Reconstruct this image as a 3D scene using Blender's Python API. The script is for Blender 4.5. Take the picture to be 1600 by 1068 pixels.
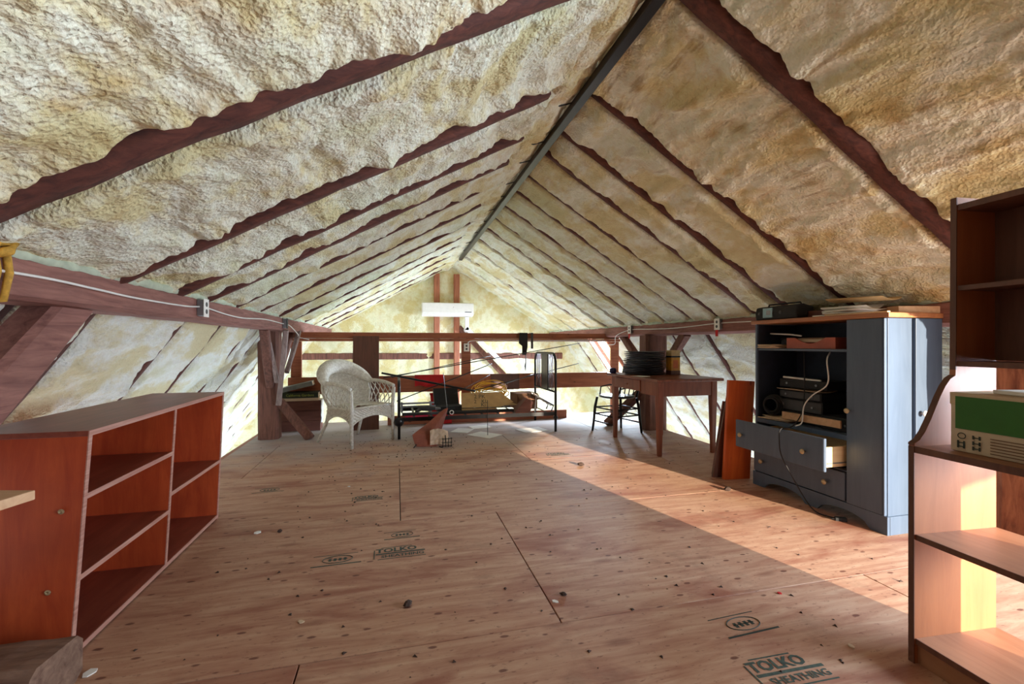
import bpy, bmesh, math, random
import numpy as np
from mathutils import Vector, Matrix

for o in list(bpy.data.objects): bpy.data.objects.remove(o)
random.seed(7)
SC = bpy.context.scene
COL = SC.collection
PI = math.pi

# ------------------------------------------------------------------ camera
YAW = math.atan(180 / 711.1)
cam = bpy.data.cameras.new('camera'); camo = bpy.data.objects.new('camera', cam); COL.objects.link(camo)
cam.sensor_width = 36.0; cam.lens = 16.0; cam.shift_y = 3 / 1600; cam.clip_start = 0.02
camo.location = (0, 0, 1.09); camo.rotation_euler = (PI / 2, 0, -YAW)
SC.camera = camo

# ------------------------------------------------------------------ world, sun, daylight through openings, exposure
W = bpy.data.worlds.new('world'); SC.world = W; W.use_nodes = True
W.node_tree.nodes['Background'].inputs[0].default_value = (0.80, 0.90, 1.0, 1)
W.node_tree.nodes['Background'].inputs[1].default_value = 1.5
SC.view_settings.view_transform = 'Standard'; SC.view_settings.look = 'None'
SC.view_settings.exposure = 0.55; SC.view_settings.gamma = 1.0
try: SC.view_settings.use_curve_mapping = False
except Exception: pass
try: SC.cycles.max_bounces = 10; SC.cycles.diffuse_bounces = 6; SC.cycles.use_denoising = True; SC.cycles.sample_clamp_indirect = 6.0
except Exception: pass

def light(name, kind, loc, direction, energy, color, size=None):
    l = bpy.data.lights.new(name, kind); l.energy = energy; l.color = color
    if kind == 'AREA':
        l.shape = 'RECTANGLE'; l.size, l.size_y = size
    o = bpy.data.objects.new(name, l); COL.objects.link(o); o.location = loc
    o.rotation_euler = Vector(direction).to_track_quat('-Z', 'Y').to_euler()
    return o
ALT = math.radians(10.5)
sun = light('sun', 'SUN', (4, -6, 4), (-0.27 * math.cos(ALT), 0.963 * math.cos(ALT), -math.sin(ALT)), 10.0, (1.0, 0.87, 0.68))
sun.data.angle = math.radians(0.8)
light('daylight_loft_door', 'AREA', (3.2, -1.0, 1.1), (-0.1, 1, 0.10), 40, (1.0, 0.90, 0.76), (1.5, 1.9))
light('dormer_fill', 'AREA', (4.22, 0.0, 1.2), (-1, 0.25, 0.02), 185, (0.66, 0.83, 1.0), (1.5, 1.3))  # added cool fill for the opposite slope, at an unseen side opening
light('daylight_roof_window', 'AREA', (3.70, 7.34, 0.92), (-0.81, -0.12, -0.58), 220, (0.66, 0.82, 1.0), (0.62, 0.66))

# ------------------------------------------------------------------ numeric helpers
def srgb(r, g, b):
    def f(c):
        c /= 255.0
        return c / 12.92 if c <= 0.04045 else ((c + 0.055) / 1.055) ** 2.4
    return (f(r), f(g), f(b), 1.0)

_perm = np.random.RandomState(3).permutation(4096)
def _h(ix, iy, seed):
    return _perm[(ix + _perm[(iy + seed * 57) & 4095]) & 4095] / 4096.0 * 2 * PI
def pnoise(x, y, seed=0):
    ix = np.floor(x).astype(int); iy = np.floor(y).astype(int)
    fx = x - ix; fy = y - iy
    u = fx * fx * fx * (fx * (fx * 6 - 15) + 10); v = fy * fy * fy * (fy * (fy * 6 - 15) + 10)
    def g(a, b, dx, dy):
        t = _h(a, b, seed); return np.cos(t) * dx + np.sin(t) * dy
    n00 = g(ix, iy, fx, fy); n10 = g(ix + 1, iy, fx - 1, fy)
    n01 = g(ix, iy + 1, fx, fy - 1); n11 = g(ix + 1, iy + 1, fx - 1, fy - 1)
    return (n00 * (1 - u) + n10 * u) * (1 - v) + (n01 * (1 - u) + n11 * u) * v * 1.0
def fbm(x, y, seed=0, octv=3):
    a = 1.0; s = 0
    for k in range(octv):
        s = s + a * pnoise(x * 2 ** k, y * 2 ** k, seed + k * 11); a *= 0.5
    return s
def sstep(a, b, x):
    t = np.clip((x - a) / (b - a), 0, 1); return t * t * (3 - 2 * t)

# ------------------------------------------------------------------ mesh builder
class MB:
    def __init__(s): s.v = []; s.f = []
    def add(s, vs, fs):
        b = len(s.v); s.v += [tuple(p) for p in vs]; s.f += [tuple(b + i for i in f) for f in fs]; return s
    def box(s, x0, x1, y0, y1, z0, z1, M=None):
        vs = [Vector((x, y, z)) for z in (z0, z1) for y in (y0, y1) for x in (x0, x1)]
        if M is not None: vs = [M @ p for p in vs]
        return s.add(vs, [(0, 2, 3, 1), (4, 5, 7, 6), (0, 1, 5, 4), (2, 6, 7, 3), (0, 4, 6, 2), (1, 3, 7, 5)])
    def tube(s, pts, r, n=8, cap=True, up=None):
        pts = [Vector(p) for p in pts]; rs = r if isinstance(r, (list, tuple)) else [r] * len(pts)
        rings = []; prev = None
        for i, p in enumerate(pts):
            t = (pts[min(i + 1, len(pts) - 1)] - pts[max(i - 1, 0)])
            if t.length < 1e-9: t = Vector((0, 0, 1))
            t.normalize()
            if prev is None:
                a = Vector(up) if up else (Vector((0, 0, 1)) if abs(t.z) < 0.9 else Vector((1, 0, 0)))
            else: a = prev
            a = a - t * a.dot(t)
            if a.length < 1e-6: a = t.orthogonal()
            a.normalize(); prev = a; b = t.cross(a)
            rings.append([p + (a * math.cos(2 * PI * k / n) + b * math.sin(2 * PI * k / n)) * rs[i] for k in range(n)])
        vs = [q for rg in rings for q in rg]; fs = []
        for i in range(len(pts) - 1):
            for k in range(n):
                k2 = (k + 1) % n
                fs.append((i * n + k, i * n + k2, (i + 1) * n + k2, (i + 1) * n + k))
        if cap:
            fs.append(tuple(range(n - 1, -1, -1))); fs.append(tuple((len(pts) - 1) * n + k for k in range(n)))
        return s.add(vs, fs)
    def lathe(s, prof, n=20, M=None):
        vs = []; fs = []
        for (r, z) in prof:
            for k in range(n):
                vs.append(Vector((r * math.cos(2 * PI * k / n), r * math.sin(2 * PI * k / n), z)))
        for i in range(len(prof) - 1):
            for k in range(n):
                k2 = (k + 1) % n
                fs.append((i * n + k, i * n + k2, (i + 1) * n + k2, (i + 1) * n + k))
        fs.append(tuple(range(n - 1, -1, -1))); fs.append(tuple((len(prof) - 1) * n + k for k in range(n)))
        if M is not None: vs = [M @ p for p in vs]
        return s.add(vs, fs)
    def prism(s, poly, a, b, axis='x'):
        """2D polygon extruded along axis from a to b; poly coords are the other two axes in order."""
        def P(t, q):
            return {'x': (t, q[0], q[1]), 'y': (q[0], t, q[1]), 'z': (q[0], q[1], t)}[axis]
        n = len(poly); vs = [P(a, q) for q in poly] + [P(b, q) for q in poly]
        fs = [tuple(range(n - 1, -1, -1)), tuple(range(n, 2 * n))] + [(i, (i + 1) % n, n + (i + 1) % n, n + i) for i in range(n)]
        return s.add(vs, fs)
    def grid(s, P, close=False):
        """P: list of rows of points"""
        R = len(P); Cc = len(P[0]); vs = [p for row in P for p in row]; fs = []
        for i in range(R - 1):
            for j in range(Cc - 1):
                fs.append((i * Cc + j, i * Cc + j + 1, (i + 1) * Cc + j + 1, (i + 1) * Cc + j))
        return s.add(vs, fs)
    def hewn(s, p0, p1, w, h, up=(0, 0, 1), seg=10, jit=0.006, seed=1, taper=0.0):
        """rough squared timber with wavering faces and knocked-off corners"""
        rnd = random.Random(seed); p0 = Vector(p0); p1 = Vector(p1); t = (p1 - p0).normalized()
        u = Vector(up); u = (u - t * u.dot(t)).normalized(); b = t.cross(u); vs = []; fs = []
        prof = [(-.5, -.36), (-.36, -.5), (.36, -.5), (.5, -.36), (.5, .36), (.36, .5), (-.36, .5), (-.5, .36)]
        j0 = [rnd.uniform(-1, 1) for _ in range(8)]
        for i in range(seg + 1):
            c = p0.lerp(p1, i / seg); k = 1 - taper * i / seg
            j0 = [0.6 * q + 0.6 * rnd.uniform(-1, 1) for q in j0]
            for m, (a, d) in enumerate(prof):
                vs.append(c + b * (a * w * k + j0[m] * jit) + u * (d * h * k + j0[(m + 3) % 8] * jit))
        for i in range(seg):
            for m in range(8):
                m2 = (m + 1) % 8; fs.append((i * 8 + m, i * 8 + m2, (i + 1) * 8 + m2, (i + 1) * 8 + m))
        fs.append(tuple(range(7, -1, -1))); fs.append(tuple(seg * 8 + m for m in range(8)))
        return s.add(vs, fs)
    def shear(s, fn): s.v = [tuple(fn(Vector(p))) for p in s.v]; return s
    def build(s, name, mat, parent=None, smooth=False, bevel=0.0, fixn=True):
        me = bpy.data.meshes.new(name); me.from_pydata([tuple(p) for p in s.v], [], s.f)
        if fixn:
            bm = bmesh.new(); bm.from_mesh(me); bmesh.ops.recalc_face_normals(bm, faces=bm.faces); bm.to_mesh(me); bm.free()
        if smooth: me.polygons.foreach_set('use_smooth', [True] * len(me.polygons))
        me.materials.append(mat); o = bpy.data.objects.new(name, me); COL.objects.link(o)
        if parent is not None: o.parent = parent
        if bevel:
            m = o.modifiers.new('bevel', 'BEVEL'); m.width = bevel; m.segments = 2; m.limit_method = 'ANGLE'; m.angle_limit = math.radians(50)
        return o

def tag(o, label, cat, group=None):
    o['label'] = label; o['category'] = cat
    if group: o['group'] = group
    return o
def thing(name, label, cat, loc=(0, 0, 0), rotz=0.0, group=None, rot=None):
    o = bpy.data.objects.new(name, None); COL.objects.link(o); o.empty_display_size = 0.1
    o.location = loc; o.rotation_euler = rot if rot else (0, 0, rotz)
    return tag(o, label, cat, group)
def solo(name, mb, mat, label, cat, loc=(0, 0, 0), rot=(0, 0, 0), group=None, smooth=False, bevel=0.0):
    o = mb.build(name, mat, None, smooth, bevel); o.location = loc; o.rotation_euler = rot
    return tag(o, label, cat, group)
def struct(name, mb=None, mat=None, smooth=False):
    if mb is None:
        o = bpy.data.objects.new(name, None); COL.objects.link(o)
    else: o = mb.build(name, mat, None, smooth)
    o['kind'] = 'structure'; return o
def RX(a): return Matrix.Rotation(a, 4, 'X')
def RY(a): return Matrix.Rotation(a, 4, 'Y')
def RZ(a): return Matrix.Rotation(a, 4, 'Z')
def TR(x, y, z): return Matrix.Translation((x, y, z))

def text_mb(body, size, M, depth=0.0, bold=0.0):
    cu = bpy.data.curves.new('text', 'FONT'); cu.body = body; cu.size = size; cu.align_x = 'CENTER'; cu.align_y = 'CENTER'; cu.extrude = depth; cu.offset = bold; cu.resolution_u = 2
    o = bpy.data.objects.new('text', cu); COL.objects.link(o)
    dg = bpy.context.evaluated_depsgraph_get(); me = bpy.data.meshes.new_from_object(o.evaluated_get(dg))
    mb = MB(); mb.add([M @ v.co for v in me.vertices], [tuple(p.vertices) for p in me.polygons])
    bpy.data.objects.remove(o); bpy.data.meshes.remove(me); bpy.data.curves.remove(cu)
    return mb

# ------------------------------------------------------------------ materials
class NT:
    def __init__(s, name):
        s.m = bpy.data.materials.new(name); s.m.use_nodes = True; s.t = s.m.node_tree; s.n = s.t.nodes; s.l = s.t.links
        s.b = s.n['Principled BSDF']; s.x = 0
    def node(s, kind, **kw):
        nd = s.n.new(kind)
        for k, v in kw.items(): setattr(nd, k, v)
        return nd
    def coord(s, scale=(1, 1, 1), kind='Object', rot=(0, 0, 0)):
        c = s.node('ShaderNodeTexCoord'); mp = s.node('ShaderNodeMapping'); mp.inputs['Scale'].default_value = scale; mp.inputs['Rotation'].default_value = rot
        s.l.new(c.outputs[kind], mp.inputs[0]); return mp.outputs[0]
    def noise(s, vec, scale, detail=4, rough=0.55, dist=0.0):
        nd = s.node('ShaderNodeTexNoise'); nd.inputs['Scale'].default_value = scale; nd.inputs['Detail'].default_value = detail
        nd.inputs['Roughness'].default_value = rough; nd.inputs['Distortion'].default_value = dist
        if vec is not None: s.l.new(vec, nd.inputs['Vector'])
        return nd.outputs[0]
    def voro(s, vec, scale, out=0, feature='F1'):
        nd = s.node('ShaderNodeTexVoronoi'); nd.feature = feature; nd.inputs['Scale'].default_value = scale
        if vec is not None: s.l.new(vec, nd.inputs['Vector'])
        return nd.outputs[out]
    def ramp(s, fac, stops):
        nd = s.node('ShaderNodeValToRGB'); el = nd.color_ramp.elements
        while len(el) < len(stops): el.new(0.5)
        for e, (p, c) in zip(el, stops): e.position = p; e.color = c if len(c) == 4 else (*c, 1)
        s.l.new(fac, nd.inputs[0]); return nd.outputs[0]
    def mix(s, fac, a, b, mode='MIX'):
        nd = s.node('ShaderNodeMix'); nd.data_type = 'RGBA'; nd.blend_type = mode
        for sock, val in ((nd.inputs[0], fac), (nd.inputs[6], a), (nd.inputs[7], b)):
            if isinstance(val, (float, int)): sock.default_value = val
            elif isinstance(val, tuple): sock.default_value = val
            else: s.l.new(val, sock)
        return nd.outputs[2]
    def bump(s, height, strength=0.3, dist=0.01):
        nd = s.node('ShaderNodeBump'); nd.inputs['Strength'].default_value = strength; nd.inputs['Distance'].default_value = dist
        s.l.new(height, nd.inputs['Height'])
        if s.b.inputs['Normal'].is_linked: s.l.new(s.b.inputs['Normal'].links[0].from_socket, nd.inputs['Normal'])
        s.l.new(nd.outputs[0], s.b.inputs['Normal']); return s
    def color(s, c):
        if isinstance(c, tuple): s.b.inputs['Base Color'].default_value = c
        else: s.l.new(c, s.b.inputs['Base Color'])
        return s
    def set(s, **kw):
        for k, v in kw.items(): s.b.inputs[k.replace('_', ' ')].default_value = v
        return s
WHITE = (1, 1, 1, 1); BLACK = (0, 0, 0, 1)

def m_plain(name, c, rough=0.6, metal=0.0, var=0.12, scale=20, bump=0.0):
    t = NT(name); n = t.noise(t.coord(), scale, 4)
    dark = tuple(q * (1 - var * 1.6) for q in c[:3]) + (1,); lite = tuple(min(1, q * (1 + var)) for q in c[:3]) + (1,)
    t.color(t.ramp(n, [(0.3, dark), (0.7, lite)])).set(Roughness=rough, Metallic=metal)
    if bump: t.bump(n, bump, 0.004)
    return t.m
def m_wood(name, c1, c2, stretch=(1, 14, 14), scale=3.0, rough=0.6, knots=0.0, kc=None, bump=0.15, blotch=0.25):
    """grain runs along the axis with the smallest stretch"""
    t = NT(name); v = t.coord(stretch)
    g = t.noise(v, scale, 8, 0.65, 0.6)
    c = t.ramp(g, [(0.32, c2), (0.68, c1)])
    bl = t.noise(t.coord(), 3.5, 4)
    c = t.mix(t.ramp(bl, [(0.35, (blotch,) * 3), (0.65, (0, 0, 0))]), c, tuple(q * 0.55 for q in c2[:3]) + (1,))
    if knots:
        k = t.voro(t.coord(tuple(q ** 0.35 for q in stretch)), 5.0)
        c = t.mix(t.ramp(k, [(0.05, (knots,) * 3), (0.13, (0, 0, 0))]), c, kc)
    t.color(c).set(Roughness=rough)
    if bump: t.bump(g, bump, 0.004)
    return t.m

def m_foam(name, tint=(1, 1, 1), k=1.0):
    t = NT(name); v = t.coord()
    a = t.noise(t.coord((1, .55, 1)), 3.0, 6, 0.65)
    b = t.noise(t.coord((1, .7, 1)), 7, 5, 0.6, 0.5)
    def c(r, g, bl): q = srgb(r, g, bl); return (q[0] * tint[0], q[1] * tint[1], q[2] * tint[2], 1)
    col = t.ramp(a, [(0.30, c(206 + 18 * (1 - k), 184 + 28 * (1 - k), 124 + 44 * (1 - k))), (0.43, c(224, 212, 166)), (0.54, c(240, 240, 224)), (0.68, c(222, 220, 186))])
    col = t.mix(t.ramp(b, [(0.50, (0, 0, 0)), (0.68, (0.75 * k,) * 3)]), col, c(194, 154, 88))
    gr = t.noise(t.coord((1, .4, 1)), 1.4, 3)
    col = t.mix(t.ramp(gr, [(0.52, (0, 0, 0)), (0.70, (0.40,) * 3)]), col, c(190, 200, 158))
    st = t.noise(t.coord((6, .8, 6)), 3.0, 5, .6)
    col = t.mix(t.ramp(st, [(0.56, (0, 0, 0)), (0.70, (0.75 * k,) * 3)]), col, c(150, 114, 58))
    t.color(col).set(Roughness=0.85)
    p = t.voro(v, 75, 0); n2 = t.noise(v, 38, 4, 0.6)
    t.bump(n2, 0.9, 0.016); t.bump(p, 0.6, 0.010)
    return t.m

M_FOAM = m_foam('spray_foam', (1.02, 1.01, 0.96), 0.78)
M_FOAMW = m_foam('spray_foam_lower', (0.98, 1.0, 1.08), 0.18)
M_FOAMG = m_foam('spray_foam_gable', (1.0, 0.98, 0.84), 0.15)
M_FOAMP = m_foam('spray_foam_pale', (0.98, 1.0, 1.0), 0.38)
RAFT = m_wood('old_rafter', srgb(118, 66, 54), srgb(66, 36, 32), (3, 12, 12), 3, 0.8, bump=0.5)
BEAM = m_wood('hewn_beam', srgb(172, 120, 108), srgb(122, 78, 70), (12, 1.2, 12), 3, 0.8, bump=0.5)
POST = m_wood('hewn_post', srgb(140, 92, 76), srgb(88, 54, 44), (12, 12, 1.2), 3, 0.8, bump=0.5)
POLE = m_wood('grey_pole', srgb(176, 156, 150), srgb(130, 108, 104), (12, 12, 1.2), 3, 0.8, bump=0.3)
ROUGHPOST = m_wood('bark_post', srgb(190, 122, 84), srgb(112, 58, 36), (7, 7, 1.0), 4, 0.85, bump=0.9)
RAILW = m_wood('guard_rail_wood', srgb(186, 112, 74), srgb(144, 76, 50), (1.0, 14, 14), 3, 0.55, 0.8, srgb(84, 40, 28))
STUDW = m_wood('stud_wood', srgb(190, 122, 92), srgb(150, 86, 62), (14, 14, 1.0), 3, 0.6, 0.6, srgb(90, 46, 30))
ROOFD = m_wood('roof_deck', srgb(120, 86, 60), srgb(80, 54, 40), (10, 1, 10), 2, 0.9)
SUBF = m_plain('subfloor_dark', srgb(46, 30, 24), 0.9)

def m_ply():
    t = NT('floor_plywood')
    inf = t.node('ShaderNodeObjectInfo'); ofs = t.node('ShaderNodeVectorMath'); ofs.operation = 'ADD'
    tc = t.node('ShaderNodeTexCoord'); t.l.new(tc.outputs['Object'], ofs.inputs[0])
    cmb = t.node('ShaderNodeCombineXYZ'); mul = t.node('ShaderNodeMath'); mul.operation = 'MULTIPLY'; mul.inputs[1].default_value = 13.0
    t.l.new(inf.outputs['Random'], mul.inputs[0]); t.l.new(mul.outputs[0], cmb.inputs[0]); t.l.new(mul.outputs[0], cmb.inputs[1]); t.l.new(cmb.outputs[0], ofs.inputs[1])
    def mp(sc):
        m = t.node('ShaderNodeMapping'); m.inputs['Scale'].default_value = sc; t.l.new(ofs.outputs[0], m.inputs[0]); return m.outputs[0]
    g = t.noise(mp((1.0, 9, 1)), 3.0, 7, 0.65, 0.7)
    col = t.ramp(g, [(0.30, srgb(168, 116, 92)), (0.50, srgb(190, 145, 118)), (0.72, srgb(206, 168, 140))])
    red = t.noise(mp((1.0, 3.0, 1)), 1.6, 5, 0.6, 0.5)
    col = t.mix(t.ramp(red, [(0.50, (0, 0, 0)), (0.66, (0.75,) * 3)]), col, srgb(148, 84, 64))
    # elongated dark knots and scuffs
    k = t.voro(mp((1.0, 2.2, 1)), 7.5); kn = t.noise(mp((1, 2.2, 1)), 30, 3)
    kk = t.node('ShaderNodeMath'); kk.operation = 'MULTIPLY_ADD'; t.l.new(kn, kk.inputs[0]); kk.inputs[1].default_value = 0.10; t.l.new(k, kk.inputs[2])
    col = t.mix(t.ramp(kk.outputs[0], [(0.15, (0.85,) * 3), (0.20, (0, 0, 0))]), col, srgb(104, 54, 40))
    k2 = t.voro(mp((0.7, 2.0, 1)), 3.1)
    col = t.mix(t.ramp(k2, [(0.06, (0.55,) * 3), (0.16, (0, 0, 0))]), col, srgb(128, 74, 54))
    sp = t.noise(mp((1.0, 2.5, 1)), 26, 3, 0.7)
    col = t.mix(t.ramp(sp, [(0.60, (0, 0, 0)), (0.68, (0.6,) * 3)]), col, srgb(116, 66, 50))
    # grey trodden dust and painted-in cool window light towards the gable, broken up by noise (world coordinates)
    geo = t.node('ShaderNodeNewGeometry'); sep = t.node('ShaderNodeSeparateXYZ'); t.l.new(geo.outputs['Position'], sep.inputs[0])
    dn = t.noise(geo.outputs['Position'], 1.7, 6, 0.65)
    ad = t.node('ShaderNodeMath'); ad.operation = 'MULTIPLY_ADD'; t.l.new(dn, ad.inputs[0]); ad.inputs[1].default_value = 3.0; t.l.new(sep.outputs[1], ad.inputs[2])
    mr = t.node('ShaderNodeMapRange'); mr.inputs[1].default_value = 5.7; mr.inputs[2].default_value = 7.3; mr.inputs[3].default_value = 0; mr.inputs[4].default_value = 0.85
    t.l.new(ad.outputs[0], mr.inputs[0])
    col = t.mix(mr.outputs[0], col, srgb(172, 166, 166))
    dirt = t.noise(geo.outputs['Position'], 2.3, 6, 0.7)
    col = t.mix(t.ramp(dirt, [(0.56, (0, 0, 0)), (0.74, (0.45,) * 3)]), col, srgb(110, 80, 62))
    t.color(col).set(Roughness=0.62); t.bump(g, 0.12, 0.003)
    return t.m
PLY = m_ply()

REDW = m_wood('red_stained_wood', srgb(208, 94, 50), srgb(172, 64, 34), (8, 8, 1.2), 2.2, 0.42, bump=0.06, blotch=0.45)
REDS = m_wood('red_stained_shelf', srgb(160, 86, 66), srgb(122, 58, 44), (10, 1.0, 10), 2.2, 0.40, bump=0.06, blotch=0.4)
REDEDGE = m_wood('worn_plywood_edge', srgb(206, 160, 144), srgb(170, 112, 96), (14, 1.0, 30), 3, 0.6, bump=0.1)
VEN = m_wood('tan_veneer', srgb(192, 120, 74), srgb(172, 102, 60), (9, 9, 1.0), 2.0, 0.5, bump=0.05)
VENS = m_wood('tan_veneer_shelf', srgb(178, 128, 94), srgb(152, 102, 72), (9, 1.0, 9), 2.0, 0.5, bump=0.05)
VENDK = m_wood('dark_edge_veneer', srgb(122, 80, 60), srgb(92, 56, 42), (9, 9, 1.0), 2.0, 0.5, bump=0.05)
BLUE = m_wood('blue_paint', srgb(84, 100, 122), srgb(74, 90, 112), (8, 8, 1.0), 2.5, 0.42, bump=0.06, blotch=0.1)
OAKTOP = m_wood('cabinet_top_wood', srgb(196, 134, 86), srgb(160, 98, 62), (9, 1.0, 9), 2.4, 0.4, bump=0.05)
RAWWOOD = m_wood('raw_drawer_wood', srgb(240, 214, 170), srgb(222, 188, 140), (1.0, 9, 9), 2.4, 0.6, bump=0.05)
ORPINE = m_wood('orange_pine', srgb(222, 108, 42), srgb(196, 80, 28), (10, 10, 1.0), 2.2, 0.3, 0.8, srgb(120, 44, 20), bump=0.04)
TABLEW = m_wood('table_wood', srgb(158, 88, 60), srgb(116, 58, 40), (9, 9, 1.0), 2.4, 0.4, bump=0.06)
TABLET = m_wood('table_top_wood', srgb(150, 88, 64), srgb(108, 58, 42), (9, 1.0, 9), 2.4, 0.35, bump=0.06)
PALEW = m_wood('pale_raw_board', srgb(226, 186, 146), srgb(200, 154, 116), (1.0, 9, 9), 2.4, 0.7, bump=0.2)
GREYW = m_wood('weathered_timber', srgb(150, 118, 98), srgb(98, 68, 54), (1.0, 10, 10), 3, 0.85, bump=0.7)
DKBOARD = m_wood('dark_board', srgb(112, 66, 50), srgb(84, 46, 36), (10, 10, 1.0), 2.4, 0.45, bump=0.05)
CRATEW = m_wood('crate_brown', srgb(122, 74, 62), srgb(92, 50, 42), (1.0, 10, 10), 2.4, 0.7, bump=0.1)
BLK = m_plain('black_enamel', srgb(30, 28, 30), 0.35, 0.3, 0.1)
BLKR = m_plain('black_rubber', srgb(26, 25, 27), 0.7, 0, 0.15)
DKGREY = m_plain('dark_grey_plastic', srgb(62, 60, 62), 0.5)
GREYM = m_plain('grey_metal', srgb(140, 142, 146), 0.4, 0.6)
WHITEP = m_plain('white_plastic', srgb(236, 234, 230), 0.4, 0, 0.03)
PAPER = m_plain('white_paper', srgb(236, 232, 224), 0.8, 0, 0.05, 6)
CREAMP = m_plain('aged_paper', srgb(214, 190, 160), 0.8, 0, 0.1, 6)
KRAFT = m_plain('cardboard', srgb(190, 158, 110), 0.85, 0, 0.1, 12)
KRAFTD = m_plain('brown_cardboard', srgb(120, 84, 62), 0.85, 0, 0.15, 12)
BRASS = m_plain('aged_brass', srgb(196, 176, 140), 0.35, 0.6)
RED = m_plain('red_cloth', srgb(196, 24, 30), 0.75, 0, 0.15, 9)
PINK = m_plain('pink_cloth', srgb(226, 60, 96), 0.75, 0, 0.1, 9)
REDTRAY = m_plain('red_brown_tray', srgb(170, 84, 62), 0.5, 0, 0.1, 9)
ROPEY = m_plain('yellow_rope', srgb(206, 158, 62), 0.75, 0, 0.2, 60, 0.4)
CORDY = m_plain('yellow_cord', srgb(224, 170, 40), 0.5, 0, 0.1)
def m_wicker():
    t = NT('white_wicker'); v = t.coord((1, 1, 1.6)); n = t.noise(t.coord(), 40, 4); k = t.voro(v, 70)
    t.color(t.ramp(n, [(0.3, srgb(196, 186, 170)), (0.65, srgb(230, 224, 212))])).set(Roughness=0.55); t.bump(k, 0.6, 0.008); return t.m
WICK = m_wicker()
SACK = m_plain('red_brown_canvas', srgb(140, 76, 56), 0.8, 0, 0.2, 8, 0.3)
SACKIN = m_plain('torn_beige_lining', srgb(206, 180, 154), 0.9, 0, 0.2, 9, 0.5)
GREEN = m_plain('green_print', srgb(50, 110, 36), 0.6, 0, 0.06, 20)
INKG = m_plain('teal_stamp_ink', srgb(70, 84, 74), 0.8, 0, 0.3, 60)
INKD = m_plain('dark_ink', srgb(52, 62, 54), 0.7, 0, 0.2, 40)
BOOKG = m_plain('dark_green_book', srgb(40, 48, 30), 0.5)
BOOKGR = m_plain('grey_book_cover', srgb(128, 132, 128), 0.5)
GOLD = m_plain('yellow_green_lettering', srgb(176, 186, 84), 0.5)
TINY = m_plain('yellow_tin', srgb(214, 150, 40), 0.4, 0, 0.2, 14)
TINT = m_plain('tan_tin', srgb(190, 160, 110), 0.45)
TRAY = m_plain('dark_tray_metal', srgb(104, 104, 112), 0.4, 0.4, 0.2, 30)
LCD = m_plain('blue_grey_display', srgb(140, 176, 190), 0.25)
CRUMB = m_plain('dark_crumbs', srgb(66, 48, 40), 0.9)
NAVY = m_plain('navy_plastic', srgb(36, 40, 90), 0.4)
BARK = m_plain('mossy_bark', srgb(96, 92, 62), 0.9, 0, 0.3, 25, 0.8)

def m_glass():
    t = NT('window_glass'); out = t.n['Material Output']
    tr = t.node('ShaderNodeBsdfTransparent'); gl = t.node('ShaderNodeBsdfGlossy'); gl.inputs['Roughness'].default_value = 0.05
    mx = t.node('ShaderNodeMixShader'); mx.inputs[0].default_value = 0.06
    t.l.new(tr.outputs[0], mx.inputs[1]); t.l.new(gl.outputs[0], mx.inputs[2]); t.l.new(mx.outputs[0], out.inputs[0]); return t.m
GLASS = m_glass()

# ------------------------------------------------------------------ cross-section of the gambrel (x, z)
RIDX, RIDZ = 1.06, 2.62
LX, LZ = -1.20, 1.38
QX, QZ = 3.12, 1.345
YEND = 9.1
LRAF = [0.75, 1.55, 2.41, 2.96, 3.37, 3.90, 4.52, 5.20, 5.92, 6.55, 7.25, 7.95, 8.6]
RRAF = [0.80, 1.66, 2.52, 3.04, 3.41, 3.90, 4.32, 4.80, 5.30, 5.80, 6.40, 7.00, 7.70, 8.35]

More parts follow.
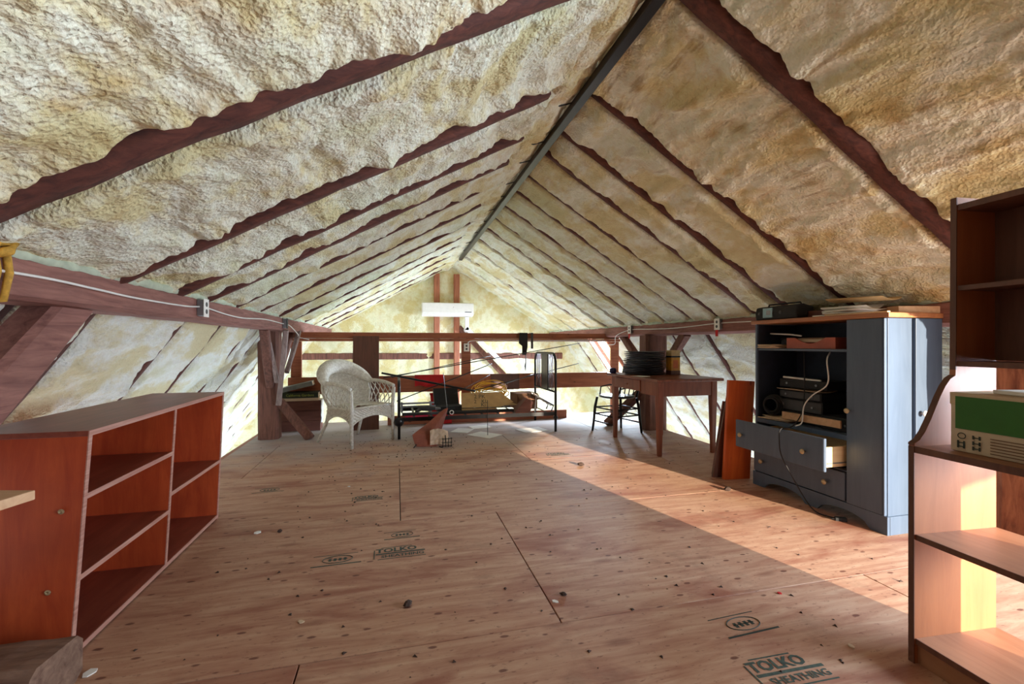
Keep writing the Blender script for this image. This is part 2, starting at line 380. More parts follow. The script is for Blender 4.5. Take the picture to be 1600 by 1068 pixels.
def foam_bay(name, A, B, y0, y1, nrm, mat, parent, seed, step, lump=1.0, edge=(True, True), wid=(0.034, 0.034), cut=None):
    """one bay of sprayed foam between two rafters: A,B = (x,z) ends of the slope, nrm points into the room"""
    A = np.array(A, float); B = np.array(B, float); L = np.linalg.norm(B - A); d = (B - A) / L
    ns = max(8, int(L / step)); ny = max(10, int((y1 - y0) / step))
    S, Y = np.meshgrid(np.linspace(0, L, ns + 1), np.linspace(y0, y1, ny + 1), indexing='ij')
    e0 = (Y - y0) if edge[0] else np.full_like(Y, 1.0); e1 = (y1 - Y) if edge[1] else np.full_like(Y, 1.0)
    w0, w1 = wid
    wob = lambda sd, w: w + (0.004 + 0.26 * w) * 1.9 * (pnoise(S * 1.7, S * 0 + sd * 3.7, sd) + 0.45 * pnoise(S * 5.3, S * 0 + sd * 1.3, sd + 1))
    p = sstep(0, 0.035, e0 - wob(seed, w0)) * sstep(0, 0.035, e1 - wob(seed + 5, w1))
    p2 = sstep(0, 0.22, e0) * sstep(0, 0.22, e1)
    wx = S + 0.10 * pnoise(S * 2.3, Y * 2.3, seed + 12); wy = Y + 0.12 * pnoise(S * 1.9, Y * 1.9, seed + 13)
    big = fbm(wx * 3.0, wy * 1.1, seed + 2, 2)                                            # spray passes run along the ridge direction
    rdg = (1 - 2.6 * np.abs(pnoise(wx * 4.6, wy * 1.3, seed + 8)))
    med = fbm(wx * 10, wy * 7, seed + 3, 3)
    mask = sstep(-0.05, 0.25, fbm(wx * 2.6, wy * 1.5, seed + 9, 2))
    pop = np.abs(pnoise(S * 30, Y * 30, seed + 4)) * 0.6 + np.abs(pnoise(S * 55, Y * 55, seed + 6)) * 0.4
    lip = np.exp(-((e0 - 0.08 - w0 * .5) / 0.028) ** 2) + np.exp(-((e1 - 0.08 - w1 * .5) / 0.028) ** 2)
    h = -0.085 + p * 0.087 + p * lump * (0.044 * big + 0.020 * rdg + 0.019 * med + 0.020 * (0.25 + 0.75 * mask) * pop + 0.014 * lip * (0.7 + 1.2 * med)) - 0.014 * p2 * p
    X = A[0] + d[0] * S + nrm[0] * h; Z = A[1] + d[1] * S + nrm[1] * h
    co = np.stack([X, Y, Z], -1).reshape(-1, 3)
    n1 = ny + 1; I, J = np.meshgrid(np.arange(ns), np.arange(ny), indexing='ij')
    if cut is not None:
        keep = ~((S[:-1, :-1] > cut[0]) & (S[:-1, :-1] < cut[1]) & (Y[:-1, :-1] > cut[2]) & (Y[:-1, :-1] < cut[3])); I = I[keep]; J = J[keep]
    a = (I * n1 + J).ravel(); quads = np.stack([a, a + 1, a + n1 + 1, a + n1], -1)
    me = bpy.data.meshes.new(name); me.vertices.add(len(co)); me.vertices.foreach_set('co', co.ravel())
    me.loops.add(quads.size); me.loops.foreach_set('vertex_index', quads.ravel())
    me.polygons.add(len(quads)); me.polygons.foreach_set('loop_start', np.arange(0, quads.size, 4)); me.polygons.foreach_set('loop_total', np.full(len(quads), 4))
    me.polygons.foreach_set('use_smooth', np.ones(len(quads), bool)); me.update(); me.validate()
    me.materials.append(mat); o = bpy.data.objects.new(name, me); COL.objects.link(o); o.parent = parent
    return o

def unit(v): v = np.array(v, float); return v / np.linalg.norm(v)
ceil = struct('ceiling')
nL = unit((RIDZ - LZ, -(RIDX - LX))); nR = unit((-(RIDZ - QZ), -(QX - RIDX)))
def ext(A, B, e):
    d = unit(np.array(B) - np.array(A)); return tuple(np.array(A) - d * e), B
def bays(raf, A, B, nrm, mat, parent, seed0, first=None, rw=0.075, rh=0.10, rmat=RAFT, cuts={}, rs=(0.0, 1.0), near=3.5, name='foam_panel', rs0=None, rec=0.010, mswitch=2.45):
    ys = list(raf) + [YEND + 0.06]
    for i in range(len(ys) - 1):
        y0, y1 = ys[i], ys[i + 1]
        st = (0.0078 if y0 < 2.45 else 0.0115) if y0 < near else 0.018
        wd = [0.042 if y < 2 else (0.032 if y < 3.6 else 0.020) for y in (y0, y1)]
        lm = 1.0 if y0 < 2.45 else (0.8 if y0 < 3.4 else 0.5)
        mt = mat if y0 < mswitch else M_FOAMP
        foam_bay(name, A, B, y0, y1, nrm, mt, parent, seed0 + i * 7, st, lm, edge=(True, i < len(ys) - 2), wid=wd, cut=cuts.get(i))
    a = Vector((A[0], 0, A[1])); b = Vector((B[0], 0, B[1])); n3 = Vector((nrm[0], 0, nrm[1]))
    for i, y in enumerate(raf):
        big = 1.35 if (y < 2.0) else 1.0; rr = rs0 if (rs0 and i == 0) else rs
        p0 = a.lerp(b, rr[0]) + Vector((0, y, 0)) - n3 * (rh * big * 0.5 + (-0.016 if y < 2 else rec if y < 3.6 else (rec * 0.6 if rec < 0 else rec))); p1 = a.lerp(b, rr[1]) + Vector((0, y, 0)) - n3 * (rh * big * 0.5 + (-0.010 if y < 2 else rec if y < 3.6 else (rec * 0.6 if rec < 0 else rec)))
        MB().hewn(p0, p1, rw * big * (0.72 if y > 3.6 else 1), rh * big, n3, 22, 0.006 * big, seed0 + i).build('rafter', rmat, parent, smooth=True)
AL = ext((LX, LZ), (RIDX, RIDZ), 0.2); AR = ext((QX, QZ), (RIDX, RIDZ), 0.2)
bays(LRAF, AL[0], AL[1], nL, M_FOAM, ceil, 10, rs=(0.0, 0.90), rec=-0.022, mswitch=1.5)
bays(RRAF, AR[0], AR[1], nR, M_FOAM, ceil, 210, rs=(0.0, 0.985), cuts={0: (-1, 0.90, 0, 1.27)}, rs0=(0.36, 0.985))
# lumpy foam bead sprayed along the ridge, on the one side of the steel pole
def ridge_bead():
    n = 420; rows = []
    ys = np.linspace(0.75, YEND, n); us = np.linspace(0, 1, 12)
    U, Y = np.meshgrid(us, ys, indexing='ij')
    w = 0.25 + 0.05 * fbm(Y * 3, Y * 0, 91, 3)
    prof = np.sin(U * PI) ** 0.6
    h = prof * (0.055 + 0.03 * fbm(U * 3, Y * 5, 92, 3) + 0.018 * np.abs(pnoise(U * 6, Y * 22, 93))) - 0.03
    t = U * w
    dx, dz = unit((RIDX - LX, RIDZ - LZ))
    X = RIDX + 0.02 - dx * t + nL[0] * h; Z = RIDZ + 0.01 - dz * t + nL[1] * h
    m = MB(); m.grid([[(X[i, j], Y[i, j], Z[i, j]) for j in range(n)] for i in range(12)])
    return m.build('ridge_foam', M_FOAM, ceil, smooth=True)
ridge_bead()
# steel ridge pole with hanger wires
mb = MB()
mb.box(RIDX - 0.028, RIDX + 0.028, 0.6, 7.8, RIDZ - 0.10, RIDZ - 0.055)
pole = mb.build('ridge_pole', BLK, ceil, bevel=0.004)
for y in (2.6, 3.15, 3.5, 4.0, 4.4, 4.85, 5.35, 5.9, 6.5, 7.1):
    MB().tube([(RIDX - 0.02, y, RIDZ - 0.06), (RIDX - 0.10, y + 0.01, RIDZ - 0.085), (RIDX - 0.14, y + 0.03, RIDZ - 0.07)], 0.005, 5).build('hanger_wire', BLK, ceil)
# roof deck boards outside the foam keep daylight out
def deck(name, A, B, nrm, y0, y1, parent, off=0.16):
    A = np.array(A) - np.array(nrm) * off; B = np.array(B) - np.array(nrm) * off; C2 = A - np.array(nrm) * 0.03; D = B - np.array(nrm) * 0.03
    MB().prism([tuple(A), tuple(B), tuple(D), tuple(C2)], y0, y1, 'y').build(name, ROOFD, parent)
deck('roof_deck', (LX - 0.35, LZ - 0.19), (RIDX + 0.06, RIDZ + 0.04), nL, -1.3, YEND + 0.3, ceil)
deck('roof_deck', (QX + 0.35, QZ - 0.217), (RIDX - 0.06, RIDZ + 0.04), nR, 1.30, YEND + 0.3, ceil)
deck('roof_deck', (2.3, 1.853), (RIDX - 0.06, RIDZ + 0.04), nR, -1.3, 1.30, ceil)
# raised roof of an unseen dormer, added to let sun and cool light in
MB().box(2.0, 4.5, -1.3, 1.33, 2.42, 2.46).build('added_dormer_roof', ROOFD, ceil)
MB().prism([(2.2, 1.93), (2.2, 2.42), (4.5, 2.42), (4.5, -0.05), (3.42, -0.05), (3.42, 1.30), (2.7, 1.75)], 1.28, 1.32, 'y').build('added_dormer_cheek', ROOFD, ceil)

# ---- lower slopes: walls on both sides
wallL = struct('wall_left'); wallR = struct('wall_right')
TS = 1.4
LA = (-1.30 - (1.42 + 1.2) / TS, -1.2); LB = (-1.30, 1.42)
QA = (3.27 + (1.36 + 1.2) / TS, -1.2); QB = (3.27, 1.36)
nLL = unit((TS, -1)); nRR = unit((-TS, -1))
LLR = [0.6, 1.45, 2.15, 2.66, 3.62, 4.30, 5.10, 5.58, 6.30, 7.00, 7.75, 8.4]
bays(LLR, LA, LB, nLL, M_FOAMW, wallL, 410, near=3.0, rmat=RAFT, rec=0.006, mswitch=99)
RRL = [1.1, 1.75, 2.6, 3.4, 4.45, 5.10, 5.72, 6.30, 6.96, 7.72, 8.35]
Lr = math.hypot(QB[0] - QA[0], QB[1] - QA[1])
def s_of_z(z): return (z + 1.2) / (QB[1] + 1.2) * Lr
bays(RRL, QA, QB, nRR, M_FOAMW, wallR, 610, near=2.0, rmat=RAFT, mswitch=99, cuts={8: (s_of_z(0.46), s_of_z(1.24), 6.99, 7.69)})
deck('roof_deck', (LA[0], LA[1]), (LB[0] + 0.02, LB[1] + 0.03), nLL, -1.3, YEND + 0.3, wallL)
deck('roof_deck', QA, (QA[0] + (QB[0] - QA[0]) * 0.64, QA[1] + (QB[1] - QA[1]) * 0.64), nRR, 1.0, YEND + 0.3, wallR)
deck('roof_deck', (QA[0] + (QB[0] - QA[0]) * 0.62, QA[1] + (QB[1] - QA[1]) * 0.62), (QB[0] - 0.02, QB[1] + 0.03), nRR, 1.0, 6.98, wallR)
deck('roof_deck', (QA[0] + (QB[0] - QA[0]) * 0.62, QA[1] + (QB[1] - QA[1]) * 0.62), (QB[0] - 0.02, QB[1] + 0.03), nRR, 8.15, YEND + 0.3, wallR)
deck('roof_deck', (QA[0] + (QB[0] - QA[0]) * 0.955, QA[1] + (QB[1] - QA[1]) * 0.955), (QB[0] - 0.02, QB[1] + 0.03), nRR, 6.9, 8.2, wallR)
# roof window in the lower slope
win = struct('window_1')
def on_slope(z, off):
    x = 3.27 + (1.36 - z) / TS; return Vector((x - nRR[0] * off, 0, z - nRR[1] * off))
zz0, zz1, yy0, yy1 = 0.48, 1.22, 7.00, 7.68
for (ya, yb, za, zb) in ((yy0 - 0.03, yy0 + 0.015, zz0, zz1), (yy1 - 0.015, yy1 + 0.03, zz0, zz1), (yy0, yy1, zz0 - 0.03, zz0 + 0.02), (yy0, yy1, zz1 - 0.02, zz1 + 0.03)):
    p = [on_slope(za, -0.03), on_slope(zb, -0.03), on_slope(zb, 0.03), on_slope(za, 0.03)]
    MB().prism([(q.x, q.z) for q in p], ya, yb, 'y').build('window_frame', STUDW, win)
p = [on_slope(zz0, 0.0), on_slope(zz1, 0.0), on_slope(zz1, 0.004), on_slope(zz0, 0.004)]
MB().prism([(q.x, q.z) for q in p], yy0, yy1, 'y').build('window_pane', GLASS, win)

# ---- timber frame
MB().hewn((-1.285, 0.4, 1.305), (-1.285, YEND, 1.315), 0.20, 0.15, (0, 0, 1), 40, 0.006, 5).build('plate_beam', BEAM, wallL, smooth=False)
MB().hewn((3.21, 1.50, 1.270), (3.21, YEND, 1.270), 0.20, 0.156, (0, 0, 1), 40, 0.005, 6).build('plate_beam', BEAM, wallR, smooth=False)
def timber(name, p0, p1, w, h, parent, mat=POST, up=(1, 0, 0), seg=8, jit=0.004, seed=1):
    return MB().hewn(p0, p1, w, h, up, seg, jit, seed).build(name, mat, parent)
timber('post', (-1.425, 5.80, -0.6), (-1.425, 5.80, 1.25), 0.21, 0.22, wallL, seed=3)
timber('post', (-1.42, 1.22, -0.6), (-1.42, 1.22, 1.25), 0.21, 0.22, wallL, seed=4)
timber('knee_brace', (-1.33, 2.34, 1.31), (-1.34, 1.26, 0.37), 0.165, 0.13, wallL, BEAM, seed=9)
timber('knee_brace', (-1.40, 5.72, 0.62), (-1.33, 5.20, 1.26), 0.10, 0.09, wallL, seed=10)
timber('knee_brace', (-1.40, 5.90, 0.62), (-1.33, 6.42, 1.26), 0.10, 0.09, wallL, seed=11)
timber('pole_brace', (-1.30, 5.66, 0.40), (-1.17, 5.42, 1.24), 0.055, 0.05, wallL, POLE, seed=12)
timber('pole_brace', (-1.31, 5.64, 0.66), (-1.33, 5.25, 1.26), 0.045, 0.045, wallL, POLE, seed=13)
timber('pole_brace', (-1.27, 5.92, 0.75), (-1.20, 6.25, 1.25), 0.05, 0.05, wallL, POLE, seed=14)
timber('foot_brace', (-1.32, 5.78, 0.42), (-0.96, 5.62, 0.01), 0.09, 0.10, wallL, POST, seed=15)
timber('post', (3.19, 5.22, -0.6), (3.19, 5.22, 1.20), 0.20, 0.30, wallR, seed=16)
timber('post', (3.24, 1.62, -0.6), (3.24, 1.62, 1.20), 0.26, 0.26, wallR, ROUGHPOST, jit=0.014, seg=14, seed=17)
timber('knee_brace', (3.18, 5.12, 0.62), (3.20, 4.55, 1.21), 0.10, 0.10, wallR, seed=18)
timber('knee_brace', (3.18, 5.34, 0.72), (3.20, 6.05, 1.21), 0.09, 0.09, wallR, seed=19)
timber('foot_brace', (3.06, 5.30, 0.46), (2.72, 5.58, 0.02), 0.10, 0.10, wallR, seed=20)

# greenish first-coat foam squeezed out over the plate beams
M_TEAL = m_plain('first_coat_foam', srgb(190, 200, 178), 0.85, 0, 0.12, 18, 0.8)
for (x, z, y0, par, sd) in ((-1.205, 1.385, 0.6, wallL, 5), (3.130, 1.352, 1.55, wallR, 9)):
    ys = np.arange(y0, YEND, 0.025); nz = fbm(ys * 4.0, ys * 0 + sd, sd, 3); nr = np.abs(pnoise(ys * 9, ys * 0 + 2.2, sd + 3))
    MB().tube([(x + 0.012 * a, y, z + 0.010 * a) for a, y in zip(nz, ys)], [0.020 + 0.024 * r for r in nr], 8).build('foam_bead', M_TEAL, par, smooth=True)

# ---- gable wall at the far end
gab = struct('wall_back')
def gable():
    st = 0.03; xs = np.arange(-3.3, 5.3, st); zs = np.arange(-1.3, 2.75, st)
    X, Z = np.meshgrid(xs, zs, indexing='ij')
    h = 0.03 * fbm(X * 2.6, Z * 1.1, 77, 4) + 0.012 * np.abs(pnoise(X * 9, Z * 5, 79)) + 0.02 * np.abs(fbm(X * 1.2, Z * 6, 81, 3)) * (Z < 1.0)
    Yv = YEND - h
    m = MB(); m.grid([[(X[i, j], Yv[i, j], Z[i, j]) for j in range(len(zs))] for i in range(len(xs))])
    return m.build('foam_panel', M_FOAMG, gab, smooth=True)
gable()
MB().box(-3.4, 5.4, YEND + 0.10, YEND + 0.14, -1.4, 2.9).build('gable_deck', ROOFD, gab)
for xc, zt in ((0.762, 2.47), (1.155, 2.47)):
    timber('stud', (xc, YEND - 0.03, -0.6), (xc, YEND - 0.03, zt), 0.11, 0.12, gab, STUDW, (0, 1, 0), 10, 0.002, 21)
timber('girt', (-1.9, YEND + 0.022, 0.86), (3.4, YEND + 0.022, 0.84), 0.13, 0.09, gab, POST, (0, 1, 0), 14, 0.006, 23)
timber('gable_brace', (1.20, YEND - 0.035, 1.42), (2.35, YEND - 0.035, 0.22), 0.10, 0.10, gab, POST, (0, 1, 0), 8, 0.004, 24)
timber('stud', (-0.72, YEND - 0.02, -0.6), (-0.72, YEND - 0.02, 0.86), 0.12, 0.10, gab, STUDW, (0, 1, 0), 8, 0.003, 25)

# ---- wall behind the viewer, with the loft door opening and a gap in the added dormer
rear = struct('wall_rear')
for x0, x1, z0, z1 in ((-3.4, 2.36, -1.3, 2.9), (2.36, 4.5, 2.12, 2.9), (2.36, 4.5, -1.3, 0.02)):
    MB().box(x0, x1, -1.06, -1.0, z0, z1).build('wall_boards', ROOFD, rear)
MB().prism([(2.36, 0.97), (2.36, 2.13), (3.46, 2.13), (3.42, 1.20), (3.02, 1.12)], -1.05, -1.01, 'y').build('sun_mask', ROOFD, rear)  # unseen panel, added and shaped to trim the sun strip on the floor
for y0, y1, z0, z1 in ((-1.06, -0.8, -0.1, 2.45), (0.8, 1.03, -0.1, 2.45), (-0.8, 0.8, -0.1, 0.5), (-0.8, 0.8, 1.9, 2.45)):
    MB().box(4.3, 4.36, y0, y1, z0, z1).build('added_dormer_wall', ROOFD, rear)  # unseen walls of the added dormer, gap left for the cool fill

# ------------------------------------------------------------------ floor: plywood sheets on a dark deck
floor = struct('floor', MB().box(-1.59, 3.27, -1.0, 6.70, -0.16, -0.021).box(3.27, 4.4, -1.0, 1.04, -0.16, -0.021), SUBF)
rows = [(-1.0, 0.46, [0.3]), (0.46, 1.68, [-0.322, 2.138]), (1.68, 2.893, [0.625, 3.065]), (2.893, 4.105, [0.022, 2.462]), (4.105, 5.32, [-1.22, 1.222]), (5.32, 6.54, [0.02, 2.46]), (6.54, 6.72, [1.2])]
for (y0, y1, js) in rows:
    xl, xr = -1.60, (4.4 if y1 < 1.0 else 3.28)
    e = [xl] + js + [xr]
    for a, b in zip(e[:-1], e[1:]):
        g = 0.0028
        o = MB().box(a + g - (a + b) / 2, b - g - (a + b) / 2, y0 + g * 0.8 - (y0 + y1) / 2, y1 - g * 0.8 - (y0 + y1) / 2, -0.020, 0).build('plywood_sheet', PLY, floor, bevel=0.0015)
        o.location = ((a + b) / 2, (y0 + y1) / 2, 0)
MB().box(-1.60, 3.28, 6.70, 6.74, -0.18, -0.002).build('rim_joist', STUDW, floor)
MB().box(-1.64, -1.60, 0.0, 6.72, -0.18, -0.002).build('rim_joist', STUDW, floor)
MB().box(3.28, 3.32, 1.05, 6.72, -0.18, -0.002).build('rim_joist', STUDW, floor)

# maker's ink stamps on the sheets
def stamp(x, y, w, rot=0.0, kind='word', mat=INKG):
    M = TR(x, y, 0.0008) @ RZ(rot); mb = MB(); k = w / 0.25
    def bar(x0, x1, y0, y1): mb.box(x0 * k, x1 * k, y0 * k, y1 * k, -0.0003, 0.0003, M)
    if kind == 'word':
        t = text_mb('TOLKO', 0.062 * k, M @ TR(-0.02 * k, 0.035 * k, 0.0002), 0.0, 0.0022 * k); mb.add(t.v, t.f)
        t = text_mb('SHEATHING', 0.040 * k, M @ TR(0.01 * k, -0.032 * k, 0.0002), 0.0, 0.001 * k); mb.add(t.v, t.f)
        bar(-0.125, 0.125, -0.006, 0.006); bar(-0.10, 0.06, 0.068, 0.073); bar(-0.115, 0.125, -0.062, -0.057); bar(-0.135, -0.130, -0.05, 0.05)
    elif kind == 'oval':
        pts = [M @ Vector((0.075 * k * math.cos(a), 0.040 * k * math.sin(a), 0)) for a in np.linspace(0, 2 * PI, 25)]
        mb.tube(pts, 0.0022 * k, 4, cap=False)
        for q in (-0.045, -0.02, 0.005, 0.03):
            bar(q, q + 0.014, -0.016, 0.012)
        bar(-0.05, 0.05, -0.003, 0.001)
        bar(-0.125, 0.10, 0.055, 0.059); bar(-0.125, 0.12, -0.064, -0.055)
    o = mb.build('ink_stamp', mat, floor)
    return o
stamp(0.02, 2.455, 0.25, 0.02); stamp(-0.29, 2.45, 0.24, 0.03, 'oval'); stamp(1.275, 1.245, 0.26, -0.02)
stamp(0.03, 2.68, 0.20, 0.03, 'oval'); stamp(-0.195, 3.37, 0.20, 0.02); stamp(-0.92, 3.74, 0.22, 0.05, 'oval'); stamp(1.31, 1.50, 0.24, 0.05, 'oval', INKD)
stamp(1.55, 4.25, 0.22, 0.0, 'word')

# ------------------------------------------------------------------ guard rail before the drop at the gable end
gr = thing('guard_rail', 'reddish lumber guard rail across the end of the loft floor', 'railing', (0, 6.45, 0))
MB().box(-1.36, 3.34, -0.02, 0.02, 1.165, 1.245).build('top_rail', RAILW, gr, bevel=0.003)
MB().box(-1.36, 3.34, -0.065, 0.065, 1.125, 1.163).build('cap_rail', RAILW, gr, bevel=0.003)
MB().box(-1.36, 1.02, -0.065, -0.025, 0.43, 0.655).build('middle_rail', RAILW, gr, bevel=0.003)
MB().box(1.022, 3.34, -0.065, -0.025, 0.44, 0.66).build('middle_rail', RAILW, gr, bevel=0.003)
for x in (-1.27, 0.955, 3.27):
    MB().box(x - 0.065, x + 0.065, -0.022, 0.02, 0.0, 1.123).build('rail_post', RAILW, gr, bevel=0.003)
MB().box(1.30, 1.72, -0.083, -0.066, 0.435, 0.655).build('splice_plate', DKBOARD, gr)
solo('toe_board', MB().box(-1.3, 1.25, -0.02, 0.02, -0.06, 0.06), RAILW, 'long brown plank on edge along the floor behind the iron bed', 'plank', (1.18, 6.33, 0.0605), (0, 0, 0), bevel=0.003)

# ------------------------------------------------------------------ red bookcase standing against the eaves
bc = thing('bookcase', 'low red-stained open bookcase with two bays of shelves', 'bookcase', (-1.085, 1.876, 0))
LEN, DEP, HT, TH = 1.33, 0.38, 0.79, 0.019
def bshear(p): return Vector((p.x + 0.052 * p.z / HT * (1 - 0.4 * p.y / LEN), p.y + 0.01 * p.z, p.z))
def bpart(name, x0, x1, y0, y1, z0, z1, mat, edges=True):
    o = MB().box(x0, x1, y0, y1, z0, z1).shear(bshear).build(name, mat, bc, bevel=0.0012)
    return o
def bedge(y0, y1, z0, z1):
    return MB().box(0.0, 0.0035, y0, y1, z0, z1).shear(bshear).build('front_edging', REDEDGE, bc)
bpart('side_panel', -DEP, 0, 0, TH, 0, HT - TH, REDW); bedge(0, TH, 0, HT - TH)
bpart('side_panel', -DEP, 0, LEN - TH, LEN, 0, HT - TH, REDW); bedge(LEN - TH, LEN, 0, HT - TH)
bpart('divider', -DEP + 0.008, 0, LEN / 2 - TH / 2, LEN / 2 + TH / 2, 0.03, HT - TH, REDW); bedge(LEN / 2 - TH / 2, LEN / 2 + TH / 2, 0.03, HT - TH)
bpart('top_board', -DEP - 0.005, 0, 0, LEN, HT - TH, HT, REDS); bedge(0, LEN, HT - TH, HT)
bpart('bottom_board', -DEP + 0.008, 0, TH, LEN - TH, 0.010, 0.030, REDS); bedge(TH, LEN - TH, 0.010, 0.030)
bpart('back_panel', -DEP, -DEP + 0.007, TH, LEN - TH, 0.01, HT - TH, REDW)
for (y0, y1, z) in ((TH, LEN / 2 - TH / 2, 0.57), (TH, LEN / 2 - TH / 2, 0.29), (LEN / 2 + TH / 2, LEN - TH, 0.37)):
    bpart('shelf', -DEP + 0.008, 0, y0, y1, z - TH, z, REDS); bedge(y0, y1, z - TH, z)
for (x, z) in ((-0.055, 0.52), (-0.075, 0.25), (-0.3, 0.52), (-0.3, 0.25)):
    MB().lathe([(0.009, 0), (0.009, 0.002), (0.005, 0.004), (0.002, 0.002)], 12, TR(x + 0.052 * z / HT, 0.0, z) @ RX(PI / 2)).build('screw', BRASS, bc)

# ------------------------------------------------------------------ hutch bookcase by the loft door
hb = thing('hutch_bookcase', 'tall brown open-backed bookcase with a shallow hutch over a deeper base', 'bookcase', (1.715, 1.188, 0), math.radians(-4))
# local: x = depth (0 front .. 0.35 back), y = 0 .. -0.47 towards the viewer
HW, HD, SB = -0.47, 0.35, 0.176
prof = [(0, 0), (HD, 0), (HD, 1.60), (SB + 0.004, 1.60), (SB, 1.04), (SB - 0.004, 0.98)]
for a in np.linspace(0, 1, 9)[1:]:
    xx = SB * (1 - a); zz = 0.98 - 0.20 * (0.5 - 0.5 * math.cos(PI * a)) - 0.03 * a
    prof.append((max(0.0, xx * (1 - 0.02)), zz))
prof.append((0, 0.74))
for y0, y1 in ((-0.019, 0.0), (HW, HW + 0.019)):
    o = MB().prism(prof, y0, y1, 'y').build('side_panel', VEN, hb)
    e = MB().prism([(-0.0025, 0), (0.0, 0), (0.0, 0.74), (-0.0025, 0.74)], y0, y1, 'y').build('front_edging', VENDK, hb)
    cv = [q for q in prof[5:-1]] + [(0.0, 0.742)]; MB().grid([[(q[0] - 0.0025, yy, q[1] + 0.0015) for yy in (y0 - 0.0004, y1 + 0.0004)] for q in cv]).build('front_edging', VENDK, hb)
    MB().prism([(SB - 0.003, 1.0), (SB + 0.0005, 1.0), (SB + 0.0045, 1.60), (SB + 0.001, 1.60)], y0, y1, 'y').build('front_edging', VENDK, hb)
def hshelf(x0, z, th=0.019, mat=VENS):
    MB().box(x0 + 0.002, HD, HW + 0.0195, -0.0195, z - th, z).build('shelf', mat, hb)
    MB().box(x0 - 0.001, x0 + 0.002, HW + 0.0195, -0.0195, z - th, z).build('front_edging', VENDK, hb)
hshelf(0.0, 0.741, 0.022); hshelf(0.004, 0.44); hshelf(0.004, 0.085, 0.019); hshelf(SB + 0.006, 1.575, 0.02, VENDK); hshelf(SB + 0.006, 1.292, 0.016, VENDK); hshelf(SB + 0.004, 1.03, 0.018, VENDK)
MB().box(0.012, 0.028, HW + 0.0195, -0.0195, 0.001, 0.065).build('kick_board', VENS, hb)
MB().box(HD - 0.006, HD - 0.001, HW + 0.0195, -0.0195, 1.031, 1.555).build('hutch_back', VENDK, hb)

pb = thing('paper_carton', 'white and green printed carton on the desk-height shelf of the brown bookcase', 'box', (1.770, 1.10, 0.7425), math.radians(-4))
MB().box(0, 0.20, -0.30, 0, 0, 0.188).build('carton_body', m_plain('carton_white', srgb(214, 196, 166), 0.7, 0, 0.06, 15), pb, bevel=0.003)
MB().box(-0.002, 0.202, -0.302, 0.002, 0.150, 0.190).build('lid', m_plain('carton_lid', srgb(206, 184, 150), 0.7, 0, 0.06, 15), pb, bevel=0.003)
MB().box(-0.0032, -0.0022, -0.302, -0.016, 0.074, 0.178).build('green_band', GREEN, pb)
def mark(body, size, y, z, rot=0.0):
    M = TR(-0.0034, y, z) @ RZ(-PI / 2) @ RX(PI / 2) @ RZ(rot)
    text_mb(body, size, M).build('printed_mark', INKD, pb)
mb = MB()
mb.tube([(-0.003, -0.034 + 0.011 * math.cos(a), 0.052 + 0.009 * math.sin(a)) for a in np.linspace(0, 2 * PI, 17)], 0.0014, 4, False)
for y in (-0.03, -0.072):
    for z in ((0.018, 0.030) if y > -0.05 else (0.018, 0.034, 0.052)):
        mb.box(-0.0032, -0.0024, y - 0.013, y - 0.008, z - 0.006, z + 0.006); mb.box(-0.0032, -0.0024, y + 0.004, y + 0.009, z - 0.006, z + 0.006); mb.box(-0.0032, -0.0024, y - 0.010, y + 0.006, z - 0.002, z + 0.001)
mb.build('handling_symbols', INKD, pb)
mb = MB()
for k in range(6): mb.box(-0.0032, -0.0024, -0.27 + 0.012 * (k % 3), -0.11, 0.010 + 0.009 * k, 0.0125 + 0.009 * k)
mb.build('fine_print', KRAFTD, pb)
solo('magazine', MB().box(-0.02, 0.13, -0.13, 0.06, 0, 0.012), PAPER, 'thin white magazine lying flat on the green carton', 'magazine', (1.83, 0.96, 0.9335), (0, 0, -0.3), bevel=0.002)

# ------------------------------------------------------------------ blue media cabinet
cb = thing('media_cabinet', 'blue painted media cabinet with a wooden top and one drawer pulled open', 'cabinet', (2.715, 1.990, 0))
CD, CL, CH = 0.385, 0.99, 1.24            # x depth, y length, carcass height
def cpart(name, x0, x1, y0, y1, z0, z1, mat=BLUE, bev=0.002, par=cb): return MB().box(x0, x1, y0, y1, z0, z1).build(name, mat, par, bevel=bev)
DARKB = BLUE
cpart('side_panel', 0.0, CD, 0.0, 0.018, 0.10, CH)
cpart('side_panel', 0.0, CD, CL - 0.018, CL, 0.10, CH)
SHADEBLUE = m_plain('shaded_navy', srgb(44, 52, 70), 0.6)  # darker blue: shade of the open cabinet interior put into the colour
cpart('back_panel', CD - 0.008, CD - 0.001, 0.018, CL - 0.018, 0.10, CH, SHADEBLUE)
cpart('partition', 0.004, CD - 0.009, 0.225, 0.243, 0.10, CH - 0.001, SHADEBLUE)
cpart('shaded_bay_side', 0.012, CD - 0.009, CL - 0.0205, CL - 0.0185, 0.525, CH - 0.001, SHADEBLUE)  # thin added sheet carrying the same painted shade
cpart('bottom_board', 0.004, CD - 0.009, 0.019, CL - 0.019, 0.10, 0.116)
cpart('deck_shelf', 0.0, CD - 0.009, 0.244, CL - 0.019, 0.488, 0.520)
cpart('upper_shelf', 0.01, CD - 0.009, 0.244, CL - 0.019, 1.040, 1.056)
cpart('drawer_divider', 0.004, 0.05, 0.244, CL - 0.019, 0.290, 0.300)
cpart('top_board', -0.022, CD + 0.012, -0.022, CL + 0.022, CH + 0.001, CH + 0.030, OAKTOP, 0.004)
